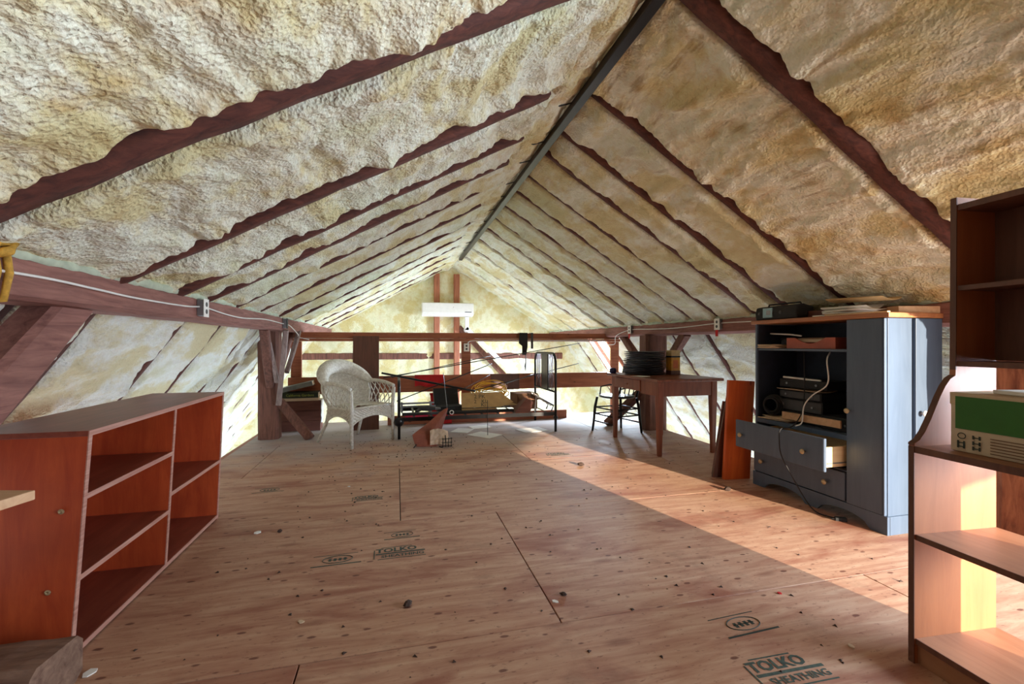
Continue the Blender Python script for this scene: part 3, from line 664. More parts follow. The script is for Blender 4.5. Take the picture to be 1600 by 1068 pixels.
# plinth with two scalloped cut-outs
def scallop(y0, y1):
    pts = []
    for a in np.linspace(0, 1, 11):
        pts.append((y0 + (y1 - y0) * a, 0.0 + 0.062 * (math.sin(PI * a) ** 0.45)))
    return pts
poly = [(-0.008, 0.0)] + [(0.09, 0.0)] + scallop(0.09, 0.44)[1:-1] + [(0.44, 0.0), (0.53, 0.0)] + scallop(0.53, 0.89)[1:-1] + [(0.89, 0.0), (CL + 0.008, 0.0), (CL + 0.008, 0.105), (-0.008, 0.105)]
MB().prism(poly, -0.014, 0.004, 'x').build('plinth_front', BLUE, cb)
cpart('plinth_side', 0.005, CD, -0.010, 0.006, 0.0, 0.105); cpart('plinth_side', 0.005, CD, CL - 0.006, CL + 0.010, 0.0, 0.105)
def knob(par, M, mat=BRASS):
    MB().lathe([(0.006, 0), (0.006, 0.010), (0.013, 0.014), (0.017, 0.020), (0.015, 0.026), (0.006, 0.029)], 16, M).build('knob', mat, par, smooth=True)
FX = RY(-PI / 2)
# narrow front door
dr = cpart('door', -0.018, -0.001, 0.004, 0.232, 0.108, CH - 0.002); knob(dr, TR(-0.018, 0.215, 0.68) @ FX)
MB().box(-0.021, -0.0185, 0.004, 0.012, 0.11, CH - 0.004).build('door_bead', BLUE, dr); MB().box(-0.021, -0.0185, 0.016, 0.022, 0.11, CH - 0.004).build('door_bead', BLUE, dr)
# second door folded back flat along the end of the cabinet
d2 = cpart('folded_door', 0.185, CD + 0.006, -0.019, -0.001, 0.112, CH - 0.002); knob(d2, TR(0.225, -0.019, 0.69) @ RX(PI / 2), WHITEP)
# open upper drawer, closed lower drawer
d1 = thing('tmp', '', ''); 
for k in ('label', 'category'): del d1[k]
d1.name = 'upper_drawer'; d1.parent = cb; d1.location = (-0.155, 0, 0)
MB().box(-0.018, 0.0, 0.246, CL + 0.01, 0.302, 0.508).build('drawer_front', BLUE, d1, bevel=0.004)
MB().box(-0.0195, -0.0178, 0.250, 0.258, 0.306, 0.504).build('drawer_bead', BLUE, d1)
for y0, y1 in ((0.262, 0.276), (CL - 0.044, CL - 0.030)): MB().box(0.0, 0.34, y0, y1, 0.325, 0.450).build('drawer_side', RAWWOOD, d1)
MB().box(0.0, 0.34, 0.277, CL - 0.045, 0.335, 0.341).build('drawer_bottom', RAWWOOD, d1); MB().box(0.328, 0.34, 0.277, CL - 0.045, 0.342, 0.450).build('drawer_back', RAWWOOD, d1)
MB().box(0.02, 0.33, 0.2585, 0.2615, 0.345, 0.352).build('drawer_runner', GREYM, d1)
for y in (0.385, 0.935): knob(d1, TR(-0.018, y, 0.40) @ FX)
d2b = cpart('lower_drawer', -0.016, 0.003, 0.246, CL - 0.002, 0.112, 0.288, bev=0.004)
for y in (0.37, 0.90): knob(d2b, TR(-0.016, y, 0.197) @ FX)

# things in and on the cabinet (world coordinates; shelf heights 1.056, 0.520, top 1.270)
def paper_mb(w, l, th=0.004, curl=0.0, n=8, seed=0):
    rnd = random.Random(seed); top = []; bot = []
    for i in range(n + 1):
        x = -w / 2 + w * i / n; z = curl * (abs(i / n - 0.5) * 2) ** 2 * (1 if i > n / 2 else 0.5)
        top.append([(x, -l / 2, z + th), (x, l / 2, z + th)]); bot.append([(x, -l / 2, z), (x, l / 2, z)])
    m = MB(); m.grid(top); m.grid([r[::-1] for r in bot])
    vs = len(top) * 2
    for i in range(n):
        m.f.append((2 * i, 2 * i + 2, vs + 2 * i + 3, vs + 2 * i + 1)); m.f.append((2 * i + 1, 2 * i + 3, vs + 2 * i + 2, vs + 2 * i))
    m.f.append((0, 1, vs, vs + 1)); m.f.append((2 * n, 2 * n + 1, vs + 2 * n, vs + 2 * n + 1))
    return m
ZT = 1.2715
rd = thing('clock_radio', 'black portable radio with a pale blue dial panel on top of the blue cabinet', 'radio', (2.78, 2.79, ZT))
rp = [(-0.06, 0.0), (0.08, 0.0), (0.085, 0.085), (0.0, 0.105), (-0.055, 0.095), (-0.068, 0.05)]
MB().prism(rp, -0.19, 0.19, 'y').build('radio_body', BLKR, rd, bevel=0.008)
MB().box(-0.071, -0.060, 0.02, 0.11, 0.016, 0.088).build('dial_panel', LCD, rd, bevel=0.002)
MB().box(-0.0725, -0.070, 0.035, 0.075, 0.035, 0.070).build('display_window', GREYM, rd)
MB().box(-0.0725, -0.070, -0.03, -0.024, 0.035, 0.070).build('display_bar', GREYM, rd) if False else None
for y in (0.145, -0.05): MB().lathe([(0.012, 0), (0.012, 0.004), (0.004, 0.006)], 12, TR(-0.066, y, 0.05) @ FX).build('control_button', DKGREY, rd)
MB().tube([(0.02, -0.15, 0.10), (0.02, -0.14, 0.118), (0.02, 0.14, 0.118), (0.02, 0.15, 0.10)], 0.006, 6).build('handle', BLKR, rd)
solo('bark_lump', MB().hewn((0, -0.09, 0.045), (0, 0.09, 0.05), 0.10, 0.09, (0, 0, 1), 8, 0.012, 31), BARK, 'mossy green lump of bark behind the radio on the cabinet', 'bark', (2.93, 2.60, ZT + 0.004))
solo('wood_block', MB().box(-0.03, 0.03, -0.07, 0.07, 0, 0.05), DKBOARD, 'small brown wood block beside the radio on the cabinet top', 'wood block', (2.84, 2.53, ZT), bevel=0.003)
for k, (x, y, r, w, l, cu, lab) in enumerate(((2.84, 2.34, 0.1, 0.22, 0.30, 0.0, 'bottom sheet of the white paper heap on the cabinet'), (2.86, 2.30, 0.35, 0.21, 0.29, 0.004, 'second sheet up in the white paper heap on the cabinet'), (2.83, 2.28, -0.12, 0.21, 0.28, 0.006, 'third sheet up in the white paper heap on the cabinet'), (2.87, 2.33, 0.2, 0.20, 0.27, 0.03, 'curled topmost sheet of the white paper heap on the cabinet'))):
    solo('paper_sheet', paper_mb(w, l, 0.008, cu, 8, k), PAPER, lab, 'paper', (x, y, ZT + 0.012 * k), (0, 0, r), 'papers heaped on the blue cabinet', True)
solo('cardboard_flap', paper_mb(0.22, 0.32, 0.006, 0.025), KRAFT, 'buckled tan cardboard lying over the white papers on the cabinet', 'cardboard', (2.86, 2.25, ZT + 0.086), (0.02, 0.03, 0.2), smooth=True)
solo('lath', MB().box(-0.012, 0.012, -0.19, 0.19, 0, 0.010), RAWWOOD, 'thin pale lath at the cabinet top front edge', 'lath', (2.74, 2.20, ZT), (0, 0, 0.05))
wb = solo('timber_offcut', MB().box(-0.04, 0.04, -0.13, 0.13, 0, 0.042), PALEW, 'pale sawn timber offcut at the cabinet end nearest the brown bookcase', 'offcut', (3.00, 2.05, ZT), (0, 0, 1.35), bevel=0.002)
# upper shelf
ZS = 1.0575
tr = thing('letter_tray', 'red-brown letter tray with a scooped front on the cabinet upper shelf', 'tray', (2.88, 2.53, ZS))
pts = [(-0.19, 0), (0.19, 0), (0.19, 0.075)] + [(0.12 - 0.24 * a, 0.075 - 0.04 * math.sin(PI * a)) for a in np.linspace(0, 1, 9)] + [(-0.19, 0.075)]
MB().prism(pts, -0.13, -0.122, 'x').build('tray_front', REDTRAY, tr)
for y in (-0.19, 0.182): MB().box(-0.1215, 0.13, y, y + 0.008, 0, 0.075).build('tray_side', REDTRAY, tr)
MB().box(-0.1215, 0.13, -0.1815, 0.1815, 0, 0.006).build('tray_bottom', REDTRAY, tr)
solo('paper_stack', MB().prism([(-0.10, 0), (0.10, 0), (0.10, 0.02), (-0.02, 0.032), (-0.10, 0.02)], -0.17, 0.17, 'y'), CREAMP, 'cream papers spilling out of the red-brown tray', 'paper', (2.885, 2.53, ZS + 0.044), (0, 0, 0.0))
for k, (y, r) in enumerate(((2.86, 0.15), (2.85, -0.2), (2.87, 0.35))):
    solo('document', paper_mb(0.20, 0.17, 0.007, 0.006, 6, k), CREAMP, ('lowest', 'middle', 'top')[k] + ' cream document hanging over the edge of the cabinet upper shelf', 'document', (2.80, y, ZS + 0.009 * k), (0, 0, r), 'documents at the upper shelf edge', True)
vb = thing('black_device', 'small black device behind the documents on the upper shelf', 'device', (2.93, 2.86, ZS))
MB().box(-0.03, 0.03, -0.065, 0.065, 0, 0.08).build('device_case', BLKR, vb, bevel=0.006); MB().lathe([(0.028, 0), (0.028, 0.03), (0.02, 0.032)], 16, TR(-0.03, 0.0, 0.04) @ FX).build('lens', DKGREY, vb)
solo('white_rod', MB().tube([(0, -0.10, 0.0), (-0.005, 0.0, 0.012), (0, 0.18, 0.022)], 0.006, 6), WHITEP, 'white plastic strip resting across tray and black device on the upper shelf', 'strip', (2.82, 2.76, ZS + 0.090), (0, 0, 0))
# deck shelf
ZD = 0.5215
def deckbox(name, cat, lab, x, y, w, l, z, h, mat, rz=0.0, front=None):
    t = thing(name, lab, cat, (x, y, z), rz)
    MB().box(-w / 2, w / 2, -l / 2, l / 2, 0, h).build('case', mat, t, bevel=0.004)
    MB().box(-w / 2 - 0.004, -w / 2, -l / 2 + 0.01, l / 2 - 0.01, 0.008, h - 0.008).build('front_panel', front or BLKR, t)
    for q in (-0.3, 0.32): MB().lathe([(0.008, 0), (0.008, 0.006)], 10, TR(-w / 2 - 0.004, q * l, h * 0.5) @ FX).build('dial', GREYM, t)
    return t
deckbox('tape_deck', 'tape deck', 'lowest black tape deck on the cabinet deck shelf', 2.95, 2.68, 0.26, 0.40, ZD, 0.075, BLKR)
deckbox('tape_deck', 'tape deck', 'grey-fronted tape deck in the middle of the cabinet stack', 2.95, 2.69, 0.26, 0.38, ZD + 0.078, 0.085, BLKR, 0.03, DKGREY)
deckbox('tape_deck', 'tape deck', 'brownish tape deck just under the open sheet in the cabinet stack', 2.95, 2.68, 0.25, 0.36, ZD + 0.167, 0.06, BLKR, -0.02, DKGREY)
solo('open_booklet', paper_mb(0.18, 0.34, 0.004, 0.012), CREAMP, 'open cream booklet between the dark decks in the cabinet', 'booklet', (2.88, 2.68, ZD + 0.229), (0, 0, 0.0), smooth=True)
deckbox('tape_deck', 'tape deck', 'topmost black tape deck in the cabinet stack', 2.95, 2.67, 0.24, 0.38, ZD + 0.248, 0.06, BLKR, 0.04)
solo('white_strip_light', MB().tube([(0, -0.15, 0.0), (0, 0.15, 0.0)], 0.007, 8), WHITEP, 'thin white tube lying on the topmost black deck', 'tube', (2.84, 2.68, ZD + 0.316), (0.03, 0, 0.05))
cc = MB()
rnd = random.Random(5)
for k in range(5):
    cx, cz = rnd.uniform(-0.01, 0.01), 0.10 + rnd.uniform(-0.01, 0.01); R = 0.052 + 0.005 * k
    cc.tube([(cx + 0.012 * k - 0.02, R * math.cos(a), cz + R * math.sin(a)) for a in np.linspace(0, 2 * PI, 28)], 0.008, 6, False)
solo('cable_coil', cc, BLKR, 'coil of thick black cable beside the deck stack in the cabinet', 'cable', (2.765, 2.868, ZD + 0.003), (0, 0, 0.3), smooth=True)
for k, (x, y, r) in enumerate(((2.765, 2.82, 0.1), (2.775, 2.78, 0.4), (2.760, 2.80, -0.25))):
    solo('document', paper_mb(0.10, 0.26, 0.006, 0.006, 6, k), CREAMP, ('lowest', 'middle', 'topmost')[k] + ' cream document at the front of the cabinet deck shelf', 'document', (x, y, ZD + 0.008 * k), (0, 0, r), 'documents at the deck shelf edge', True)
solo('broken_lath', MB().hewn((0, -0.23, 0.0), (0, 0.22, -0.005), 0.05, 0.012, (1, 0, 0), 8, 0.002, 33), PALEW, 'long splintered pale lath lying along the front of the deck shelf', 'lath', (2.735, 2.52, ZD + 0.055), (0, 0, 0))
deckbox('equipment_box', 'equipment', 'flat black equipment box behind the splintered lath in the cabinet', 2.90, 2.36, 0.24, 0.22, ZD, 0.09, BLKR)
def cable(pts, r, mat, lab, name='cable', cat='cable', n=6, sub=6):
    # Catmull-Rom through the points
    P = [Vector(p) for p in pts]; P = [P[0] * 2 - P[1]] + P + [P[-1] * 2 - P[-2]]; out = []
    for i in range(1, len(P) - 2):
        for k in range(sub):
            t = k / sub; a, b, c, d = P[i - 1], P[i], P[i + 1], P[i + 2]
            out.append(0.5 * ((2 * b) + (c - a) * t + (2 * a - 5 * b + 4 * c - d) * t * t + (3 * b - a - 3 * c + d) * t ** 3))
    out.append(P[-2])
    return solo(name, MB().tube(out, r, n), mat, lab, cat, smooth=True)
cable([(2.80, 2.42, 1.035), (2.75, 2.40, 0.98), (2.74, 2.385, 0.83), (2.74, 2.50, 0.74), (2.73, 2.555, 0.66), (2.70, 2.545, 0.55), (2.66, 2.56, 0.525)], 0.0045, WHITEP, 'white cord looping down inside the open bay of the blue cabinet')
cable([(2.80, 2.62, 1.035), (2.78, 2.60, 0.92), (2.765, 2.585, 0.76), (2.73, 2.57, 0.62), (2.64, 2.56, 0.526), (2.530, 2.55, 0.512), (2.517, 2.55, 0.44), (2.518, 2.535, 0.34), (2.56, 2.50, 0.22), (2.62, 2.44, 0.06), (2.62, 2.36, 0.008), (2.64, 2.26, 0.006)], 0.004, BLKR, 'thin black cord hanging over the open drawer to the floor')
solo('plug', MB().box(-0.015, 0.015, -0.03, 0.03, 0, 0.02).tube([(0.008, 0.03, 0.01), (0.008, 0.05, 0.01)], 0.003, 5).tube([(-0.008, 0.03, 0.01), (-0.008, 0.05, 0.01)], 0.003, 5), BLKR, 'black plug on the floor below the cabinet door', 'plug', (2.655, 2.225, 0), (0, 0, 1.0))

# ------------------------------------------------------------------ boards leaning beside the cabinet
solo('pine_board', MB().box(0, 0.23, 0, 0.028, 0, 0.80), ORPINE, 'bright orange varnished pine board standing against the blue cabinet', 'board', (2.545, 3.125, 0), (math.radians(0.3), math.radians(3.0), math.radians(-6)), bevel=0.003)
solo('dark_board', MB().box(0, 0.20, 0, 0.022, 0, 0.80), DKBOARD, 'dark brown board leaning behind the orange pine board', 'board', (2.50, 3.20, 0.001), (0, math.radians(11), math.radians(-8)), bevel=0.003)
solo('dark_board', MB().box(0, 0.18, 0, 0.02, 0, 0.62), CRATEW, 'shorter brown board leaning at the rear of the orange pine board', 'board', (2.545, 3.26, 0.001), (0, math.radians(9), math.radians(-8)), bevel=0.003)

# ------------------------------------------------------------------ table
tb = thing('table', 'brown wooden table with tapered legs and a side drawer before the hewn post', 'table', (2.44, 3.90, 0))
TW, TL = 0.66, 0.98
MB().box(-0.04, TW + 0.04, -0.05, TL + 0.05, 0.722, 0.75).build('table_top', TABLET, tb, bevel=0.006)
for x in (0.0, TW - 0.06):
    for y in (0.0, TL - 0.06):
        m = MB(); a = 0.012
        vs = [(x + a, y + a, 0), (x + 0.06 - a, y + a, 0), (x + 0.06 - a, y + 0.06 - a, 0), (x + a, y + 0.06 - a, 0), (x, y, 0.55), (x + .06, y, 0.55), (x + .06, y + .06, 0.55), (x, y + .06, 0.55), (x, y, 0.7215), (x + .06, y, 0.7215), (x + .06, y + .06, 0.7215), (x, y + .06, 0.7215)]
        m.add(vs, [(3, 2, 1, 0), (8, 9, 10, 11)] + [(i + 4 * q, (i + 1) % 4 + 4 * q, (i + 1) % 4 + 4 + 4 * q, i + 4 + 4 * q) for q in (0, 1) for i in range(4)])
        m.build('leg', TABLEW, tb, bevel=0.003)
for y in (0.008, TL - 0.026): MB().box(0.061, TW - 0.061, y, y + 0.018, 0.58, 0.7215).build('apron', TABLEW, tb)
MB().box(TW - 0.026, TW - 0.008, 0.061, TL - 0.061, 0.58, 0.7215).build('apron', TABLEW, tb)
MB().box(0.008, 0.026, 0.061, 0.34, 0.58, 0.7215).build('apron', TABLEW, tb)
dw = MB().box(0.0, 0.018, 0.345, TL - 0.065, 0.60, 0.712).build('drawer', TABLEW, tb, bevel=0.002)
MB().box(0.019, 0.35, 0.36, 0.37, 0.62, 0.70).build('drawer_side', TABLEW, dw); MB().box(0.019, 0.35, TL - 0.09, TL - 0.08, 0.62, 0.70).build('drawer_side', TABLEW, dw)
MB().box(-0.012, 0.0, 0.60, 0.66, 0.648, 0.664).build('drawer_pull', TABLEW, dw)
NTR = 13
ORD = ['topmost'] + [q + ' from the top' for q in ('second', 'third', 'fourth', 'fifth', 'sixth', 'seventh', 'eighth', 'ninth', 'tenth', 'eleventh', 'twelfth')] + ['lowest']
tm = MB().lathe([(0.17, 0.0), (0.200, 0.002), (0.224, 0.010), (0.228, 0.013), (0.220, 0.014), (0.20, 0.005), (0.16, 0.004)], 28)
tray0 = tm.build('round_tray', TRAY, smooth=False)
for k in range(NTR):
    o = tray0 if k == 0 else tray0.copy()
    if k: COL.objects.link(o)
    o.location = (2.71 + random.uniform(-.008, .008), 4.62 + random.uniform(-.02, .02), 0.7507 + 0.0200 * k); o.rotation_euler = (0, 0, random.uniform(0, 6))
    o['label'] = 'dark round metal tray, ' + ORD[NTR - 1 - k] + ' in the stack on the brown table'; o['category'] = 'tray'; o['group'] = 'stack of round trays on the table'
yt = thing('tin_box', 'tall yellow and tan tin on the brown table', 'tin', (2.98, 4.47, 0.7507), 0.1)
MB().box(-0.06, 0.06, -0.045, 0.045, 0, 0.19).build('tin_body', TINY, yt, bevel=0.004); MB().box(-0.06, 0.06, -0.045, 0.045, 0.206, 0.27).build('tin_neck', TINT, yt, bevel=0.004)
MB().box(-0.061, 0.061, -0.046, 0.046, 0.19, 0.206).build('dark_band', BLK, yt); MB().box(-0.061, 0.061, -0.046, 0.046, 0.0, 0.045).build('brown_base', DKBOARD, yt)
MB().box(-0.035, 0.03, -0.0475, -0.0455, 0.07, 0.16).build('label_patch', m_plain('orange_label', srgb(206, 104, 40), 0.5), yt)
solo('navy_cup', MB().lathe([(0.035, 0), (0.04, 0.03), (0.035, 0.055), (0.015, 0.06)], 16), NAVY, 'small navy blue cup on the far corner of the brown table', 'cup', (2.445, 4.86, 0.7507), smooth=True)
solo('table_paper', paper_mb(0.12, 0.16, 0.002, 0.002), PAPER, 'small white paper lying on the near part of the brown table', 'paper', (2.47, 4.28, 0.7507), (0, 0, 0.3))

# ------------------------------------------------------------------ small black chair
bch = thing('wooden_chair', 'small black spindle-back wooden chair tucked behind the table', 'chair', (2.64, 5.14, 0), math.radians(-78))
# local: faces -y, back at +y
legs = {'a': (-0.19, -0.19), 'b': (0.19, -0.19), 'c': (-0.17, 0.20), 'd': (0.17, 0.20)}
for k, (x, y) in legs.items():
    MB().tube([(x * 1.12, y * 1.12, 0), (x * 1.05, y * 1.05, 0.15), (x, y, 0.3), (x * 0.9, y * 0.9, 0.43)], [0.013, 0.017, 0.019, 0.015], 10).build('leg', BLK, bch, smooth=True)
MB().lathe([(0.19, 0.43), (0.215, 0.437), (0.22, 0.45), (0.205, 0.458), (0.1, 0.452)], 24).build('seat', BLK, bch, smooth=True)
for z, s in ((0.13, 1.06), (0.22, 1.03), (0.30, 1.0)):
    for a, b in (('a', 'b'), ('c', 'd'), ('a', 'c'), ('b', 'd')):
        if z == 0.13 and a != b and (a, b) in (('a', 'c'), ('b', 'd')): continue
        MB().tube([(legs[a][0] * s, legs[a][1] * s, z), (legs[b][0] * s, legs[b][1] * s, z)], 0.009, 8).build('stretcher', BLK, bch, smooth=True)
for x in (-0.16, 0.16): MB().tube([(x, 0.17, 0.44), (x * 1.05, 0.21, 0.6), (x * 1.1, 0.26, 0.80)], [0.014, 0.015, 0.012], 8).build('back_post', BLK, bch, smooth=True)
for x in (-0.08, 0.0, 0.08): MB().tube([(x, 0.185, 0.455), (x, 0.245, 0.74)], 0.007, 6).build('spindle', BLK, bch, smooth=True)
MB().box(-0.17, 0.17, 0.238, 0.256, 0.70, 0.79).build('top_rail', BLK, bch, bevel=0.006)
for s in (-1, 1): MB().tube([(s * 0.165, 0.20, 0.55), (s * 0.21, 0.05, 0.57), (s * 0.19, -0.10, 0.55), (s * 0.17, -0.13, 0.455)], 0.009, 8).build('hip_rail', BLK, bch, smooth=True)

# ------------------------------------------------------------------ white wicker armchair
wc = thing('wicker_armchair', 'white woven wicker armchair with rounded hood-like back', 'chair', (-0.445, 5.385, 0), math.radians(44))
# local: faces -y
def rim(t):          # t -1..1 from one front leg round the back to the other
    a = abs(t); s = 1 if t >= 0 else -1
    if a > 0.62:
        k = (a - 0.62) / 0.38; x = 0.30 - 0.0 * k; y = 0.12 - 0.40 * k; z = 0.66 - 0.045 * k + 0.02 * math.sin(PI * k)
    else:
        k = a / 0.62; ph = k * PI / 2
        x = 0.30 * math.sin(ph); y = 0.12 + 0.23 * math.cos(ph) ** 1.1; z = 0.66 + 0.17 * math.cos(ph) ** 1.2
    return Vector((s * x, y, z))
def low(t):
    a = abs(t); s = 1 if t >= 0 else -1
    if a > 0.62:
        k = (a - 0.62) / 0.38; x = 0.27 + 0.01 * k; y = 0.06 - 0.33 * k
    else:
        ph = a / 0.62 * PI / 2; x = 0.27 * math.sin(ph); y = 0.06 + 0.20 * math.cos(ph)
    return Vector((s * x, y, 0.40))
def surf(t, v, off=0.0):
    p = low(t).lerp(rim(t), v); bulge = 0.035 * math.sin(PI * v)
    n = Vector((p.x, p.y - 0.05, 0)); n = n.normalized() if n.length > 1e-6 else Vector((0, 1, 0))
    return p + n * (bulge + off)
# rolled woven rim: broad over the back, slim at the arms
ts = np.linspace(-1, 1, 81)
MB().tube([rim(t) + Vector((0, 0.0, -0.0)) for t in ts], [0.020 + 0.065 * max(0, 1 - (abs(t) / 0.66) ** 2) ** 0.8 for t in ts], 14).build('rolled_rim', WICK, wc, smooth=True)
# back panel: upright ribs with weavers
m = MB(); NTt, NV = 96, 40; outer = []; inner = []
for i in range(NTt + 1):
    t = -0.52 + 1.04 * i / NTt; ro = []; ri = []
    for j in range(NV + 1):
        v = j / NV; rib = 0.006 * math.sin(i * PI / 2 + (j % 2) * PI) + 0.003 * math.sin(j * PI)
        ro.append(surf(t, v, 0.008 + rib)); ri.append(surf(t, v, -0.008 + rib))
    outer.append(ro); inner.append(ri)
m.grid(outer); m.grid([r[::-1] for r in inner]); m.build('woven_back', WICK, wc, smooth=False)
# open lattice arms
for s in (-1, 1):
    m = MB()
    for k in range(8):
        for dirn in (1, -1):
            pts = []
            for j in range(9):
                v = j / 8; t = 0.50 + 0.078 * k - 0.14 + dirn * (0.16 * (v - 0.5)) + 0.04
                if 0.52 <= t <= 0.985: pts.append(surf(s * t, v))
            if len(pts) > 2: m.tube(pts, 0.0055, 5)
    m.build('lattice_arm', WICK, wc, smooth=True)
    MB().tube([surf(s * 0.53, v) for v in np.linspace(0, 1, 8)], 0.012, 8).build('arm_upright', WICK, wc, smooth=True)
# seat and woven apron with arched lower edge
m = MB(); P = []
for j in range(15):
    v = j / 14; P.append([low(t) * v + Vector((0, -0.03, 0.40)) * (1 - v) + Vector((0, 0, 0.002 * ((i + j) % 2))) for i, t in enumerate(ts)])
m.grid(P); m.build('seat', WICK, wc)
MB().tube([low(t) + Vector((0, 0, 0.0)) for t in ts], 0.016, 8).build('seat_frame', WICK, wc, smooth=True)
MB().tube([(-0.28, -0.27, 0.405), (0.28, -0.27, 0.405)], 0.016, 8).build('seat_frame', WICK, wc, smooth=True)
def apron(p, q, n=28):
    m = MB(); A = []; p = Vector(p); q = Vector(q); nn = (q - p).cross(Vector((0, 0, 1))).normalized()
    for i in range(n + 1):
        a = i / n; zl = 0.22 + 0.10 * (math.sin(PI * a) ** 0.6); row = []
        for j in range(9): row.append(p.lerp(q, a) + Vector((0, 0, 0.40 - (0.40 - zl) * j / 8)) + nn * (0.004 * (1 if (i + j) % 2 else -1)))
        A.append(row)
    m.grid(A); o = m.build('woven_apron', WICK, wc)
    MB().tube([p.lerp(q, i / n) + Vector((0, 0, 0.22 + 0.10 * (math.sin(PI * i / n) ** 0.6))) for i in range(n + 1)], 0.011, 7).build('apron_edge', WICK, wc, smooth=True)
apron((-0.28, -0.275, 0), (0.28, -0.275, 0)); apron((0.28, -0.27, 0), (0.25, 0.17, 0)); apron((-0.28, -0.27, 0), (-0.25, 0.17, 0))
for s in (-1, 1):
    MB().tube([(s * 0.285, -0.285, 0), (s * 0.285, -0.28, 0.4), (s * 0.298, -0.282, 0.60)], [0.017, 0.02, 0.02], 10).build('leg', WICK, wc, smooth=True)
    MB().tube([(s * 0.27, 0.30, 0), (s * 0.24, 0.20, 0.2), (s * 0.22, 0.15, 0.42)], [0.015, 0.018, 0.02], 10).build('leg', WICK, wc, smooth=True)

# ------------------------------------------------------------------ iron bed
bed = thing('iron_bed', 'black iron single bed frame with slatted headboard before the guard rail', 'bed', (0.045, 5.37, 0))
BW = 0.86
def bend(x, top, base=None, r=0.016):
    pts = [(x, 0, 0), (x, 0, top - 0.12)] + [(x, 0.12 - 0.12 * math.cos(a), top - 0.12 + 0.12 * math.sin(a)) for a in np.linspace(0.2, PI / 2, 6)] + [(x, BW - 0.12 + 0.12 * math.sin(a), top - 0.12 + 0.12 * math.cos(a)) for a in np.linspace(0, PI / 2 - 0.2, 6)] + [(x, BW, top - 0.12), (x, BW, 0)]
    MB().tube(pts, r, 10).build('end_frame', BLK, bed, smooth=True)
bend(1.875, 0.97); bend(-0.02, 0.66)
MB().tube([(1.875, 0, 0.49), (1.875, BW, 0.49)], 0.012, 8).build('headboard_crossbar', BLK, bed, smooth=True)
MB().tube([(1.875, 0.28, 0.49), (1.875, 0.28, 0.968)], 0.009, 6).build('headboard_slat', BLK, bed)
for y in (0.10, 0.16, 0.22, 0.64, 0.70, 0.76): MB().tube([(1.875, y, 0.49), (1.875, y, 0.955)], 0.007, 6).build('headboard_slat', BLK, bed)
MB().box(1.869, 1.881, 0.30, 0.56, 0.50, 0.955).build('headboard_panel', m_plain('bed_panel', srgb(84, 86, 88), 0.35, 0.4), bed, bevel=0.002)
MB().tube([(-0.02, 0, 0.30), (-0.02, BW, 0.30)], 0.012, 8).build('footboard_crossbar', BLK, bed, smooth=True)
for y in (0.2, 0.43, 0.66): MB().tube([(-0.02, y, 0.30), (-0.02, y, 0.655)], 0.007, 6).build('footboard_slat', BLK, bed)
for y in (0.0, BW):
    MB().box(-0.02, 1.875, y - 0.003, y + 0.003, 0.20, 0.245).box(-0.02, 1.875, min(y, y + (0.03 if y == 0 else -0.03)), max(y, y + (0.03 if y == 0 else -0.03)), 0.20, 0.204).build('side_rail', BLK, bed)
for x in np.linspace(0.15, 1.75, 9): MB().box(x - 0.012, x + 0.012, 0.004, BW - 0.004, 0.246, 0.250).build('spring_slat', DKGREY, bed)
for (x, y) in ((-0.02, 0), (1.875, 0)): MB().lathe([(0.022, 0), (0.03, 0.02), (0.02, 0.035)], 12, TR(x, y, 0.16)).build('corner_lock', BLK, bed, smooth=True)
MB().lathe([(0.03, -0.02), (0.055, 0), (0.03, 0.02)], 16, TR(-0.02, -0.02, 0.20) @ RX(PI / 2)).build('caster_bracket', BLK, bed, smooth=True)

ZB = 0.2505
cd = thing('cardboard_sheet', 'tan cardboard box panel with black marker writing on the iron bed', 'cardboard', (1.07, 5.60, ZB + 0.05), 0.0, rot=(math.radians(62), 0, math.radians(-3)))
MB().prism([(-0.29, 0), (0.20, 0), (0.37, 0.06), (0.20, 0.20), (-0.28, 0.195)], -0.004, 0.0, 'z').build('panel', KRAFT, cd)
MB().prism([(-0.29, -0.002), (0.14, -0.002), (0.19, -0.05), (-0.28, -0.06)], -0.03, -0.026, 'z').build('lower_flap', KRAFT, cd)
mb = MB()
def mk(body, size, x, y): t = text_mb(body, size, TR(x, y, 0.0015)); mb.add(t.v, t.f)
mk('2 PK', 0.075, -0.06, 0.14); mk('2   KL', 0.07, -0.05, 0.075); mk('Ki', 0.07, -0.02, 0.03)
mb.build('marker_writing', INKD, cd)
yc = MB(); rnd = random.Random(9)
for k in range(9):
    cx, cy = rnd.uniform(-0.06, 0.06), rnd.uniform(-0.03, 0.03); R = rnd.uniform(0.15, 0.20); tz = rnd.uniform(-0.12, 0.12)
    yc.tube([(cx + R * 1.25 * math.cos(a), cy + 0.6 * R * math.sin(a), 0.012 + 0.022 * k + 0.05 * (1 + math.sin(a + k)) * 0.5 + tz * 0.1) for a in np.linspace(0, 2 * PI, 26)], 0.006, 6, False)
solo('cord_coil', yc, CORDY, 'coil of yellow extension cord on the iron bed', 'cord', (1.20, 6.00, ZB + 0.115), (0.75, 0, 0.1), smooth=True)
bx = thing('brown_box', 'torn brown cardboard box beside the headboard on the iron bed', 'box', (1.62, 5.78, ZB), 0.08)
MB().box(-0.14, 0.14, -0.14, 0.14, 0, 0.20).build('box_body', KRAFTD, bx); MB().box(-0.14, 0.14, -0.004, 0.0, 0, 0.13, TR(0, -0.14, 0.20) @ RX(math.radians(120))).build('flap', KRAFTD, bx)
MB().box(-0.36, -0.14, -0.14, 0.02, 0.06, 0.066).build('side_flap', KRAFT, bx)
